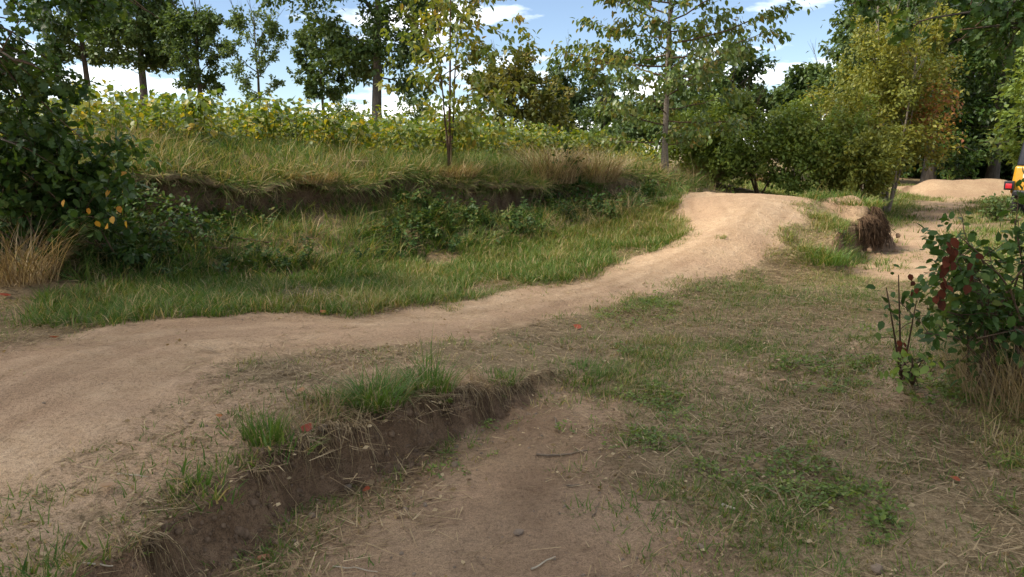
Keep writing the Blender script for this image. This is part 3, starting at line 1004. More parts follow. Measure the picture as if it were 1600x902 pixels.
def clump_twigs(rs, H, zb, R, env, axis, nclump, m, sig):
    """clumps of twigs spread through the crown's volume, most of them near its outside"""
    out = []
    k0 = rs.random() * 50
    for _ in range(nclump):
        t = rs.random() ** .85
        az = rs.random() * 6.283
        lob = .66 + .5 * float(vnoise(k0 + az * 1.1, k0 + t * 3.5, 3))
        r = R * float(env(t)) * lob * rs.random() ** .45
        z = (zb + (1 - zb) * t) * H
        c = np.array([np.interp(z, axis[:, 2], axis[:, 0]) + r * math.cos(az), np.interp(z, axis[:, 2], axis[:, 1]) + r * math.sin(az), z])
        o = np.array([math.cos(az), math.sin(az), .35])
        s_ = sig * R * rs.uniform(.6, 1.25)
        for __ in range(m):
            a = c + rs.normal(0, 1, 3) * np.array([s_, s_, s_ * .6])
            e = o + rs.normal(0, .6, 3)
            e /= np.linalg.norm(e)
            out.append((a, a + e * s_ * rs.uniform(.6, 1.3)))
    return out


def leaf_sites(rs, tw, n, spread, droop, size, up=1.0, bias=.6):
    a, b = np.array([t[0] for t in tw]), np.array([t[1] for t in tw])
    ln = np.linalg.norm(b - a, axis=1)
    dens = ln * rs.uniform(.35, 1.5, len(ln))
    k = rs.choice(len(tw), n, p=dens / dens.sum())
    s = rs.random(n) ** bias
    P = a[k] + (b[k] - a[k]) * s[:, None] + rs.normal(0, spread, (n, 3))
    A = unit(b[k] - a[k]) * .5 + rs.normal(0, .55, (n, 3)) + np.array([0, 0, -droop])
    N = np.array([0, 0, up]) + rs.normal(0, .55, (n, 3))
    L = size * rs.uniform(.6, 1.2, n)
    # one shade for each spray, a little for each leaf
    shade = rs.random(len(tw))[k] * .6 + rs.random(n) * .4
    return P, A, N, L, shade


def tube_mesh(name, groups, mat, sides=6):
    acc = Acc()
    for g, sd in groups:
        if not g:
            continue
        by = {}
        for p, r in g:
            by.setdefault(len(p), []).append((p, r))
        for n_, it in by.items():
            acc.add(*tubes(np.array([x[0] for x in it]), np.array([x[1] for x in it]), sd))
    return acc.mesh(name, mat)


_leafmesh = {}


def leaf_parts(parent, P, A, N, L, var, tpl, width, mat, n, world, key, name='leaf'):
    """the n leaves that show largest become objects of their own; returns a mask of the rest"""
    W = P + world
    rel = W - np.array([0, 0, CAM_H])
    zf = rel[:, 1] * CP - rel[:, 2] * SP
    u = rel[:, 0] / np.maximum(zf, .1) * FPX
    v = (rel[:, 1] * SP + rel[:, 2] * CP) / np.maximum(zf, .1) * FPX
    vis = (zf > .5) & (np.abs(u) < 795) & (np.abs(v) < 448)
    score = np.where(vis, L / np.maximum(zf, .1), -1)
    order = np.argsort(-score)[:n]
    order = order[score[order] > 0]
    rest = np.ones(len(P), bool)
    rest[order] = False
    A_ = unit(A)
    S_ = unit(np.cross(N, A_))
    N_ = np.cross(A_, S_)
    for i_ in order:
        b = int(np.clip(var[i_] * 6, 0, 5))
        me = _leafmesh.get((key, b))
        if me is None:
            T, F = tpl
            me = mesh_np(name, T * np.array([1, width, 1]), F, mat, np.full(len(T), (b + .5) / 6))
            _leafmesh[(key, b)] = me
        o = bpy.data.objects.new(name, me)
        col.objects.link(o)
        o.parent = parent
        M = Matrix.Identity(4)
        for r_ in range(3):
            M[r_][0], M[r_][1], M[r_][2], M[r_][3] = A_[i_, r_] * L[i_], S_[i_, r_] * L[i_], N_[i_, r_] * L[i_], P[i_, r_]
        o.matrix_basis = M
    return rest


def crown(parent, rs, P, A, N, L, var, tpl, width, mat, world, parts=0, key=None, cname='crown'):
    o = obj(cname, None, parent)
    rest = np.ones(len(P), bool)
    if parts:
        rest = leaf_parts(o, P, A, N, L, var, tpl, width, mat, parts, world, key)
    if not rest.any():
        return o
    v, f = leaves(P[rest], A[rest], N[rest], L[rest], tpl, width)
    me = mesh_np(cname, v, f, mat, np.repeat(var[rest], len(tpl[0])))
    o2 = obj('foliage' if parts else cname, me, o if parts else parent, kind='stuff')
    if not parts:
        bpy.data.objects.remove(o)
        o2.name = cname
    return o2


def tree(name, label, cat, seed, px, d, top, low, half, leafmat, n, size, env=ROUND, nl=16, elev=(5, 60), tr=.2, bark=None, tpl=SMALL, width=1.0,
         droop=.3, spread=None, sub=5, twig=3, curve=.15, lean=(0, 0), wob=.03, stems=1, parts=0, sublen=.42, flat=0, group=None, varfun=None, sides=7, up=1.0, clumps=0, sig=.15, keepsk=1.0, lr=.018, limbmat=None):
    rs = np.random.default_rng(seed)
    b = at(px, 235, d)
    x, y = b[0], b[1]
    z0 = gz(x, y)
    H = at(px, top, d)[2] - z0
    R = half * d / FPX
    zb = max(.03, (at(px, low, d)[2] - z0) / H)
    base = np.array([x, y, z0])
    t = thing(name, label, cat, base, group=group)
    trunks, limbs, subs, tw = skeleton(rs, H, tr, zb, R, env, nl, elev, sub, twig, curve, lean, wob, stems, sublen, flat, lr)
    if clumps:
        tw = tw[::2] if keepsk < 1 else tw
        tw = tw + clump_twigs(rs, H, zb, R, env, trunks[0][0], clumps, 7, sig)
    bark = bark or M_BARK
    for p in trunks:
        obj('trunk' if stems == 1 else 'stem', tube_mesh('trunk', [([p], sides)], bark), t)
    obj('branches', tube_mesh('branches', [(limbs, 5), (subs, 3)], limbmat or bark), t, kind='stuff')
    P, A, N, L, var = leaf_sites(rs, tw, n, spread if spread is not None else R * .05, droop, size, up)
    keep = (P[:, 2] > .05) & (P[:, 2] < H * (rs.uniform(.93, 1.0, len(P)) if stems == 1 else np.clip(.62 + .55 * vnoise(P[:, 0] / (.28 * R) + seed, P[:, 1] / (.28 * R) + seed, 4), 0, 1.04)))
    P, A, N, L, var = P[keep], A[keep], N[keep], L[keep], var[keep]
    if varfun is not None:
        var = varfun(P, var, rs)
    crown(t, rs, P, A, N, L, var, tpl, width, leafmat, base, parts, name + str(seed))
    return t


# -- far row of trees across the field
tree('oak_tree', 'dark tree with leaning trunk, first of the far row beside the hanging leaves', 'tree', 1, 150, 46, -25, 100, 74, M_FAR, 15000, .28, ROUND, 13, (-5, 60), .27, lean=(-.05, 0), clumps=34, sig=0.15, keepsk=.5)
tree('oak_tree', 'tallest dark oak of the far row, second from the hanging leaves', 'tree', 2, 233, 44, -80, 108, 78, M_FAR, 19000, .29, ROUND, 16, (0, 65), .30, clumps=44, sig=0.15, keepsk=.5)
tree('oak_tree', 'dark small oak with a low dense egg-shaped crown, third of the far row', 'tree', 3, 322, 42, 12, 140, 50, M_FAR, 13000, .22, OVAL, 16, (20, 70), .22, clumps=46, sig=0.16, keepsk=.5)
tree('birch_tree', 'pale green airy young tree in the gap of the far row', 'tree', 4, 410, 40, 15, 158, 46, M_FARLIGHT, 5500, .2, OVAL, 13, (25, 70), .11, clumps=18, sig=0.13, keepsk=.5)
tree('alder_tree', 'small round-crowned dark green tree beside the big field oak', 'tree', 5, 507, 36, 42, 162, 42, M_FAR, 7500, .2, OVAL, 14, (10, 65), .10, clumps=26, sig=0.15, keepsk=.5)
tree('oak_tree', 'big oak with thick straight trunk standing alone in the field', 'tree', 6, 594, 34, -170, 128, 118, M_FAR, 26000, .25, ROUND, 20, (-12, 65), .27, sub=6, clumps=60, sig=0.14, keepsk=.5)

# -- trees and bushes beyond the field on the way to the wood
tree('field_bush', 'small far bush peeping over the crop beside the big oak trunk', 'bush', 7, 560, 60, 150, 235, 34, M_FAR, 1800, .28, DOME, 10, (15, 70), .1, stems=2, clumps=22, sig=0.2, keepsk=.5)
tree('field_bush', 'low round dark bush far behind the young leafy sapling', 'bush', 8, 665, 60, 142, 235, 40, M_FAR, 2400, .28, DOME, 12, (15, 70), .1, stems=2, clumps=22, sig=0.2, keepsk=.5)
tree('hornbeam_tree', 'olive brown bushy tree right behind the young sapling', 'tree', 9, 792, 24, 84, 215, 78, M_OLIVE, 13000, .16, DOME, 18, (10, 70), .1, stems=3, clumps=55, sig=0.17, keepsk=.5)
tree('oak_tree', 'dense dark green tree between the olive bush and the cherry', 'tree', 10, 868, 38, 100, 215, 66, M_FAR, 12000, .24, DOME, 16, (10, 70), .15, stems=2, clumps=45, sig=0.18, keepsk=.5)
tree('willow_bush', 'grey green rounded willow bush behind the cherry', 'bush', 11, 950, 33, 152, 232, 52, M_FARLIGHT, 9000, .18, DOME, 16, (20, 75), .08, stems=3, clumps=45, sig=0.18, keepsk=.5)
tree('oak_tree', 'dark green tree behind the cherry trunk, half hidden', 'tree', 12, 1115, 33, 68, 215, 95, M_FAR, 16000, .25, DOME, 18, (10, 70), .16, stems=2, clumps=55, sig=0.17, keepsk=.5)
tree('oak_tree', 'dark round-topped tree between the cherry and the yellowing bush', 'tree', 13, 1245, 32, 108, 215, 72, M_FAR, 13000, .24, DOME, 16, (10, 70), .15, stems=2, clumps=45, sig=0.18, keepsk=.5)
tree('hazel_bush', 'low dark hedge bush closing the field behind the cherry', 'bush', 14, 1020, 30, 165, 232, 70, M_FAR, 11000, .2, DOME, 16, (15, 75), .08, stems=3, clumps=50, sig=0.18, keepsk=.5)

# -- cherry tree in front of the field
tree('cherry_tree', 'young cherry tree with straight pale trunk and drooping leaves in tiers', 'tree', 15, 1040, 16.5, -260, 226, 185, M_CHERRY, 11000, .135, lambda t: np.interp(t, [0, .12, .3, .6, 1], [.55, .78, 1, .72, .1]), 60, (-2, 30), .072,
     M_BARK_PALE, OVATE, .95, droop=.95, spread=.07, sub=7, twig=3, curve=.18, wob=.012, parts=300, sublen=.34, flat=.75, lr=.007, limbmat=M_TWIG)
tree('cherry_tree', 'cherry tree with long bare-tipped side branches rising behind the yellowing bush', 'tree', 16, 1352, 21.5, -120, 200, 110, M_FARLIGHT, 8000, .15, CONE, 30, (10, 38), .08,
     M_BARK_PALE, SMALL, .95, droop=.8, spread=.07, sub=4, twig=2, curve=.15, wob=.015, sublen=.34, flat=.5, lr=.007)
# -- thin sapling on the bank
tree('sapling', 'thin leafy sapling with yellowing leaves growing on top of the bank', 'sapling', 17, 702, 12.4, -150, 238, 105, M_SAPLING, 3600, .12, lambda t: .55 + .45 * np.sin(np.pi * t), 30, (15, 60), .026,
     M_TWIG, OVATE, .85, droop=.7, spread=.045, sub=3, twig=2, curve=.1, wob=.02, parts=300, sublen=.3, stems=3, lr=.006, clumps=40, sig=.2)


# -- shrubs along the far side of the track
def red_patch(P, var, rs):
    r = np.exp(-(((P[:, 0] - 1.0) / .55) ** 2 + ((P[:, 2] - 2.55) / .6) ** 2))
    return np.where(rs.random(len(var)) < r * .8, rs.uniform(.9, 1, len(var)), var * .88)


tree('maple_bush', 'tall yellow-green multi-stemmed bush with one reddish patch beside the path', 'bush', 18, 1395, 19.0, 22, 262, 92, M_YELLOW, 28000, .11, lambda t: .62 + .4 * np.sin(np.pi * np.clip(t * 1.02, 0, 1)) ** .8, 30, (28, 76), .05,
     M_BARK_PALE, SMALL, 1.0, droop=.3, spread=.12, sub=6, twig=3, stems=4, varfun=red_patch, clumps=90, sig=.13, keepsk=.5)
tree('dogwood_bush', 'broad bright green bush at the head of the track behind the jump', 'bush', 19, 1190, 18.6, 148, 285, 92, M_SHRUB, 24000, .11, DOME, 28, (20, 78), .03, M_TWIG, SMALL, 1.0, spread=.1, sub=6, stems=5, clumps=90, sig=.14, keepsk=.5)
tree('dogwood_bush', 'green bush merging into the yellowing tall bush, its foot reddish', 'bush', 20, 1292, 18.2, 160, 290, 72, M_SHRUB, 20000, .11, DOME, 26, (20, 78), .03, M_TWIG, SMALL, 1.0, spread=.1, sub=6, stems=5,
     varfun=lambda P, v, rs: np.clip(v + .2, 0, 1), clumps=75, sig=.15, keepsk=.5)
tree('hazel_bush', 'smaller yellow-green bush in front of the tall yellowing one at the path', 'bush', 21, 1345, 17.6, 195, 292, 48, M_YELLOW, 12000, .10, DOME, 20, (20, 78), .025, M_TWIG, SMALL, 1.0, spread=.08, sub=5, stems=4,
     varfun=lambda P, v, rs: v * .7, clumps=55, sig=.16, keepsk=.5)
tree('dogwood_bush', 'low green bush between the cherry foot and the bright bush', 'bush', 22, 1110, 19.5, 178, 275, 52, M_SHRUB, 13000, .12, DOME, 20, (20, 78), .03, M_TWIG, SMALL, 1.0, spread=.1, sub=5, stems=4, clumps=50, sig=0.16, keepsk=.5)

# -- the wood at the end of the path
WOOD = [(1400, 38, -200, 262, 110, M_OAK, 'tall dark tree rising behind the yellowing bush'), (1478, 45, -260, 240, 140, M_OAK, 'tallest tree deep in the shaded wood'), (1455, 31, -120, 262, 90, M_OAK, 'dark hornbeam at the wood edge directly behind the tall yellowing bush'), (1555, 34, -220, 215, 150, M_OAK, 'tall broad tree arching over the dark end of the path'),
        (1655, 28, -120, 240, 125, M_FAR, 'bright-leaved hornbeam overhanging the path from the vehicle side'), (1500, 41, -160, 262, 150, M_OAK, 'deep shaded tree inside the wood behind the far dirt jump'),
        (1610, 44, -160, 268, 170, M_OAK, 'shaded tree at the back of the wood beyond the vehicle'), (1420, 44, -60, 262, 130, M_FAR, 'tree at the back of the wood, seen above the yellowing bush'), (1530, 52, -100, 280, 200, M_OAK, 'dark tree closing the tunnel at the end of the path'),
        (1440, 36, 120, 285, 75, M_OAK, 'dark undergrowth bush in the shade left of the far jump'), (1520, 39, 165, 285, 90, M_OAK, 'dark low bush filling the tunnel behind the far jump'), (1610, 37, 130, 285, 85, M_FAR, 'dark bush in the shade behind the vehicle'), (1690, 22, -60, 250, 110, M_SHRUB, 'leafy hornbeam at the photo edge above the vehicle')]  # darker leaf colour on the inner trees paints in the wood's shade
for k, (px, d, top, low, half, m, lab) in enumerate(WOOD):
    tree('hornbeam_tree', lab, 'tree', 30 + k, px, d, top, low, half, m, 10000 if d > 40 else 15000, .40 if d > 40 else .31 if d > 34 else .215, lambda t: .75 + .25 * np.sin(np.pi * t) - .35 * t, 26, (-8, 55), .22, tpl=SMALL, droop=.4, sub=6, twig=3, clumps=130, sig=.14, keepsk=.5)

# ------------------------------------------------------------------ oak overhead: its branches hang into the picture on both sides
def sprays(rs, paths, nsub, ntw, L2):
    limbs, subs, tw = [], [], []
    for pts, r0 in paths:
        pts = np.array(pts, float)
        n = len(pts)
        t = np.linspace(0, 1, n)
        u = np.linspace(0, 1, 12)
        p = np.stack([np.interp(u, t, pts[:, k]) for k in range(3)], -1) + rs.normal(0, .02, (12, 3))
        limbs.append((p, np.linspace(r0, r0 * .15, 12)))
        dirn = pts[-1] - pts[0]
        dirn /= np.linalg.norm(dirn)
        for j in range(nsub):
            v = rs.uniform(.45, 1)
            b = np.array([np.interp(v, u, p[:, k]) for k in range(3)])
            e = dirn + rs.normal(0, .7, 3) * np.array([1, 1, .6]) + np.array([0, 0, -.15])
            e /= np.linalg.norm(e)
            l2 = L2 * rs.uniform(.5, 1.2)
            q = polyline(b, e, l2, 4, -.1, rs, .03)
            subs.append((q, np.linspace(.008, .003, 4)))
            tw.append((q[1], q[3]))
            for _ in range(ntw):
                w_ = rs.uniform(.2, 1)
                c = q[0] + (q[3] - q[0]) * w_
                g = e + rs.normal(0, .7, 3)
                g /= np.linalg.norm(g)
                tw.append((c, c + g * l2 * .5))
    return limbs, subs, tw


def big_oak(label, base, H, tr, zb, R, seed, n_hi, size_hi, paths, nsub, n_low, size_low, L2, parts, up_to, bias_fill=0, off=(0, 0)):
    rs = np.random.default_rng(seed)
    base = np.array([base[0], base[1], gz(*base)])
    t = thing('oak_tree', label, 'tree', base)
    trunks, limbs, subs, tw = skeleton(rs, H, tr, zb, R, ROUND, 26, (-5, 60), 6, 3, .1, off, .02)
    tw = tw + clump_twigs(rs, H, zb, R, ROUND, trunks[0][0], 420, 7, .16)
    obj('trunk', tube_mesh('trunk', [(trunks, 10)], M_BARK), t)
    l2, s2, tw2 = sprays(rs, [(np.array(p) - base, r) for p, r in paths], nsub, 3, L2)
    obj('branches', tube_mesh('branches', [(limbs, 6), (subs, 3)], M_BARK), t, kind='stuff')
    for p in l2:
        obj('bough', tube_mesh('bough', [([p], 6)], M_BARK), t)
    obj('twigs', tube_mesh('twigs', [(s2, 4)], M_TWIG), t, kind='stuff')
    P, A, N, L, var = leaf_sites(rs, tw, n_hi, R * .08, .3, size_hi)
    q = rs.normal(0, 1, (n_hi, 3))
    q = q / np.linalg.norm(q, axis=1)[:, None] * rs.random(n_hi)[:, None] ** (1 / 2.4)
    even = rs.random(n_hi) < .96
    P[even] = (q * np.array([R, R, H * (1 - zb) * .5]) + np.array([0, 0, H * (.5 + zb * .5)]))[even]
    # the high crown stays above the view
    W = P + base
    ok = W[:, 2] > CAM_H + .215 * np.maximum(W[:, 1], 0) + .25
    v, f = leaves(P[ok], A[ok], N[ok], L[ok], SMALL, 1.2)
    obj('high_crown', mesh_np('high_crown', v, f, M_OAK, np.repeat(var[ok], 4)), t, kind='stuff')
    P, A, N, L, var = leaf_sites(rs, tw2, n_low, .05, .35, size_low, 1.0, .8)
    ok = up_to(P + base)
    P, A, N, L, var = P[ok], A[ok], N[ok], L[ok], var[ok]
    crown(t, rs, P, A, N, L, var, OAK, 1.15, M_OAK, base, parts, 'oak' + str(seed), 'low_crown')
    return t


def uv(W):
    rel = W - np.array([0, 0, CAM_H])
    zf = rel[:, 1] * CP - rel[:, 2] * SP
    return 800 + rel[:, 0] / zf * FPX, 451 - (rel[:, 1] * SP + rel[:, 2] * CP) / zf * FPX


left_paths = [([(-6.6, 1.2, 4.2), (-6.0, 5.2, 4.0), (-5.2, 6.6, 3.4), tuple(at(120, -20, 7.2))], .06), ([(-6.6, 1.2, 4.0), (-6.2, 5.5, 3.6), (-5.2, 6.8, 3.0), tuple(at(40, 60, 6.8))], .05),
              ([(-6.6, 1.2, 3.8), (-6.2, 5.8, 3.2), tuple(at(-60, 80, 7.0)), tuple(at(60, 150, 6.8))], .05), ([(-6.6, 1.2, 3.6), (-6.3, 6.0, 2.8), tuple(at(-80, 170, 7.2)), tuple(at(30, 230, 7.0))], .05),
              ([(-6.6, 1.2, 4.4), (-5.5, 6.0, 4.2), (-4.6, 7.2, 3.3), tuple(at(190, -10, 7.6))], .04), ([(-6.6, 1.2, 3.9), (-6.2, 5.6, 3.3), tuple(at(-60, 30, 6.6)), tuple(at(20, 100, 6.3))], .05),
              ([(-6.6, 1.2, 3.5), (-6.3, 6.0, 2.6), tuple(at(-60, 230, 7.4)), tuple(at(90, 200, 7.4))], .04)]
big_oak('big oak whose dark lobed leaves hang into the upper corner beside the bank', (-6.6, 0.9), 12.0, .32, .40, 6.2, 51, 23000, .155, left_paths, 14, 3000, .12, .6, 280,
        lambda W: (uv(W)[0] < np.maximum(195 - .9 * np.maximum(uv(W)[1], 0), 105) + 35 * np.sin(uv(W)[1] * .06)), off=(.03, 0))
right_paths = [([(8.6, 4.6, 4.4), (6.6, 5.6, 3.9), (5.0, 6.4, 3.2), tuple(at(1345, 5, 6.8))], .05), ([(8.6, 4.6, 4.2), (6.8, 5.8, 3.6), (5.4, 6.5, 3.1), tuple(at(1450, 35, 6.8))], .05),
               ([(8.6, 4.6, 4.0), (6.9, 5.8, 3.5), (5.6, 6.6, 3.0), tuple(at(1530, 45, 6.6))], .05), ([(8.6, 4.6, 4.6), (7.0, 5.6, 4.0), (5.6, 6.4, 3.3), tuple(at(1400, -25, 6.8))], .04),
               ([(8.6, 4.6, 4.0), (7.0, 6.0, 3.4), tuple(at(1640, 10, 6.8)), tuple(at(1580, 50, 6.5))], .04)]
big_oak('oak whose dark leafy boughs hang across the top corner over the path', (8.9, 4.4), 11.0, .3, .42, 4.6, 52, 12000, .17, right_paths, 10, 1300, .13, .5, 260,
        lambda W: (uv(W)[1] < 60 + 25 * np.sin(uv(W)[0] * .045) - .25 * np.maximum(0, 1400 - uv(W)[0])) & (uv(W)[0] > 1300), off=(0, 0))

# ------------------------------------------------------------------ the crop on top of the bank
def crop_plant(seed, h=.80, n=66, tpl=OVATE):
    rs = np.random.default_rng(seed)
    st, P, A, N = [], [], [], []
    for s in range(3):
        a = rs.random() * 6.283
        t = np.linspace(0, 1, 6)
        q = np.stack([np.cos(a) * t * .26 * rs.uniform(.3, 1), np.sin(a) * t * .26 * rs.uniform(.3, 1), t * h * rs.uniform(.72, 1.0)], -1)
        st.append((q, np.linspace(.008, .003, 6)))
        k = n // 3
        u = rs.uniform(.12, 1, k) ** .8
        p = np.stack([np.interp(u, t, q[:, i]) for i in range(3)], -1)
        aa = rs.random(k) * 6.283
        o = np.stack([np.cos(aa), np.sin(aa), np.zeros(k)], -1)
        P.append(p + o * rs.uniform(.04, .16, k)[:, None] + np.array([0, 0, .05]))
        A.append(o * .8 + np.stack([rs.normal(0, .3, k), rs.normal(0, .3, k), -rs.uniform(.1, 1.1, k)], -1))
        N.append(np.array([0, 0, 1.]) + o * .5 + rs.normal(0, .35, (k, 3)))
    P, A, N = map(np.concatenate, (P, A, N))
    var = np.clip(.07 + rs.beta(1.5, 2.2, len(P)) * .95 + .35 * (.55 - P[:, 2] / h) * rs.random(len(P)), 0, .99)
    v, f = leaves(P, A, N, rs.uniform(.065, .125, len(P)), tpl, 1.2)
    return st, v, f, np.repeat(var, len(tpl[0]))


kinds = []
for k in range(6):
    st, v, f, var = crop_plant(800 + k)
    kinds.append((tube_mesh('stem', [(st, 4)], M_SHRUB), mesh_np('foliage', v, f, M_CROP, var)))
edge = topl[::-1]                                             # the bank's upper edge, from near the corner to the jump
el = np.concatenate([[0], np.cumsum(np.linalg.norm(np.diff(edge, axis=0), axis=1))])
rs = np.random.default_rng(77)
spots, spots_row, ROWS = [], [], ('front', 'second', 'third')
for row in range(3):
    for u in np.arange(.8 + row * .13, el[-1] - .6, .40):
        p = np.array([np.interp(u, el, edge[:, 0]), np.interp(u, el, edge[:, 1])])
        back = 1.25 + row * .42 + .9 * np.interp(u, [0, el[-1] * .55, el[-1]], [0, .2, 2.6])
        nrm = np.array([-.40, .92])
        q = p + nrm * back + rs.normal(0, .07, 2)
        spots.append(q)
        spots_row.append(row)
for q in spots:
    if abs(q[0]) > .73 * q[1] + .3:
        spots_row.pop(0)
        continue
    k = int(rs.integers(0, 6))
    pxx = 800 + q[0] / q[1] * FPX
    near = next(nm for lim, nm in ((190, 'nearest the hanging oak leaves'), (285, 'below the tallest dark oak of the far row'), (370, 'below the egg-shaped far oak'), (460, 'below the pale airy young tree'),
                                   (545, 'below the small round-crowned tree'), (640, 'below the big lone oak'), (780, 'around the thin sapling'), (900, 'in front of the olive bush'), (9999, 'next to the cherry')) if pxx < lim)
    r = thing('crop_plant', 'yellowing crop plant in the %s row, %s' % (ROWS[spots_row.pop(0)], near), 'crop plant', (q[0], q[1], gz(q[0], q[1]) - .02), rs.random() * 6.283, 'crop plants along the field edge')
    s_ = rs.uniform(.72, 1.2)
    r.scale = (s_ * 1.1, s_ * 1.1, s_)
    obj('stem', kinds[k][0], r)
    obj('foliage', kinds[k][1], r, kind='stuff')

# the rest of the field
FIELD = []
for k in range(6):
    _, v, f, var = crop_plant(850 + k, .8, 15, SMALL)
    FIELD.append((v, f, var, M_CROP))
x, y = rs.uniform(-30, 12, 22000), rs.uniform(11, 42, 22000)
sdb = poly_sd(x, y, np.concatenate([edge, [[13, 34], [13, 62], [-36, 62], [-36, 4]]]))
k = (sdb < -2.6) & (np.abs(x) < .74 * y + .5) & (rs.random(len(x)) < np.clip(14 / y, .12, .9)) & (x < 3.5 + .05 * y)
xy = (x[k], y[k])
strew('crop_field', xy, FIELD, 'dense yellowing crop filling the field behind the bank', 'crop', (.85, 1.3), (-.1, .1), .1)

# ------------------------------------------------------------------ brambles, weeds and tufts that stand out singly
def bush(name, label, cat, base, seed, stems, leaf_mat_, n, size, parts, tpl=OVATE, width=1.05, group=None, extra=None, spread=.05, droop=.35, sub=5, cl=.42, stem_mat=None):
    """stems: list of polylines in the world, arching out from the base"""
    rs = np.random.default_rng(seed)
    base = np.array([base[0], base[1], gz(base[0], base[1])])
    t = thing(name, label, cat, base, group=group)
    tw, tubs = [], []
    for pts in stems:
        pts = np.array(pts, float) - base
        u0 = np.linspace(0, 1, len(pts))
        u = np.linspace(0, 1, 9)
        p = np.stack([np.interp(u, u0, pts[:, k]) for k in range(3)], -1)
        p[1:-1] = (p[:-2] + 2 * p[1:-1] + p[2:]) / 4
        obj('stem', tube_mesh('stem', [([(p, np.linspace(.009, .003, 9))], 5)], stem_mat or M_TWIG), t)
        for j in range(sub):
            v = rs.uniform(.2, 1)
            b = np.array([np.interp(v, u, p[:, k]) for k in range(3)])
            e = unit(p[-1] - p[0]) * .5 + rs.normal(0, .6, 3)
            e /= np.linalg.norm(e)
            l2 = cl * rs.uniform(.4, 1.1)
            q = polyline(b, e, l2, 4, -.12, rs, .03)
            tubs.append((q, np.linspace(.004, .002, 4)))
            tw.append((q[0], q[3]))
        tw.append((p[5], p[8]))
    obj('twigs', tube_mesh('twigs', [(tubs, 3)], stem_mat or M_TWIG), t, kind='stuff')
    P, A, N, L, var = leaf_sites(rs, tw, n, spread, droop, size, 1.0, .9)
    P[:, 2] = np.maximum(P[:, 2], .03)
    crown(t, rs, P, A, N, L, var, tpl, width, leaf_mat_, base, parts, name + str(seed), 'leafage')
    for nm, mat_, pts, sz in (extra or []):
        for k, w in enumerate(pts):
            rs2 = np.random.default_rng(seed * 7 + k)
            a = rs2.normal(0, .5, 3) + np.array([0, -.3, -.9])
            o = obj(nm, None, t)
            v, f = leaves((np.array(w) - base)[None], a[None], np.array([[rs2.normal(0, .5), -1, .3]]), np.array([sz * rs2.uniform(.8, 1.25)]), OVATE, 1.2)
            o2 = mesh_np(nm, v, f, mat_, np.full(len(v), rs2.random()))
            bpy.data.objects.remove(o)
            obj(nm, o2, t)
    return t


def arch(b, px, py, d, lift=.3):
    e = at(px, py, d)
    b = np.array(b, float)
    m = (b + e) / 2 + np.array([0, 0, lift])
    return [b, m, e]


def gb(px, py):
    return ground_at(px, py)


# shaded thicket under the oak at the foot of the bank
b = at(70, 430, 7.6); b[2] = gz(b[0], b[1])
rs = np.random.default_rng(90)
st = [arch(b + np.array([rs.normal(0, .45), rs.normal(0, .25), 0]), rs.uniform(-60, 225), rs.uniform(175, 420), rs.uniform(6.9, 8.2), .15) for _ in range(36)]
bush('hazel_thicket', 'dark shaded thicket of broad leaves at the foot of the bank under the oak', 'thicket', b, 91, st, M_BRAMBLE, 5200, .10, 280,
     extra=[('orange_leaf', M_ORANGE, [at(px, py, d) for px, py, d in [(196, 268, 7.0), (172, 296, 6.95), (139, 325, 6.9), (175, 338, 6.9), (184, 322, 6.9), (197, 345, 7.0), (150, 345, 6.95), (100, 312, 6.9), (166, 352, 6.9)]], .085)], sub=6)
b = at(275, 425, 8.5); b[2] = gz(b[0], b[1])
st = [arch(b + np.array([rs.normal(0, .4), rs.normal(0, .2), 0]), rs.uniform(190, 320), rs.uniform(290, 420), rs.uniform(8.0, 8.9), .1) for _ in range(22)]
bush('bramble', 'low dark tangle of weeds on the bank face beside the thicket', 'bramble', b, 99, st, M_BRAMBLE, 1500, .075, 120, cl=.35)
# dark bramble on the bank
b = gb(880, 320)
st = [arch(b + np.array([rs.normal(0, .2), 0, 0]), rs.uniform(835, 945), rs.uniform(245, 325), b[1] - rs.uniform(.2, .7), .2) for _ in range(9)] + [arch(b, 888, 228, b[1] - .4, .1)]
bush('bramble', 'dark green bramble clump on the bank among dry grass', 'bramble', b, 92, st, M_BRAMBLE, 520, .085, 110, cl=.3)
# big bramble in the near right
b = atz(1560, 600, .12)
b[2] = gz(b[0], b[1])
rs = np.random.default_rng(94)
st = [arch(b + np.array([rs.normal(.1, .16), rs.normal(0, .12), 0]), rs.uniform(1450, 1680), rs.uniform(345, 560), rs.uniform(4.2, 5.0), .25) for _ in range(24)]
st += [arch(b + np.array([.25, .1, 0]), 1585, 345, 4.6, .2), arch(b, 1500, 370, 4.5, .35), arch(b, 1470, 420, 4.35, .35), arch(b, 1455, 480, 4.3, .2), arch(b, 1440, 520, 4.2, .15)]
bush('bramble', 'leafy bramble bush with wilted dark red leaves beside the meadow', 'bramble', b, 95, st, M_BRAMBLE, 1900, .07, 290,
     extra=[('wilted_leaf', M_RED, [at(px, py, 4.25) for px, py in [(1483, 385), (1478, 400), (1488, 396), (1474, 412), (1492, 410), (1472, 432), (1476, 445), (1469, 452), (1520, 412), (1517, 430), (1462, 462), (1470, 470), (1480, 378), (1486, 372), (1482, 392), (1490, 388), (1476, 420), (1473, 440), (1480, 408), (1524, 398), (1514, 445), (1466, 458)]], .06)], cl=.32, sub=4)
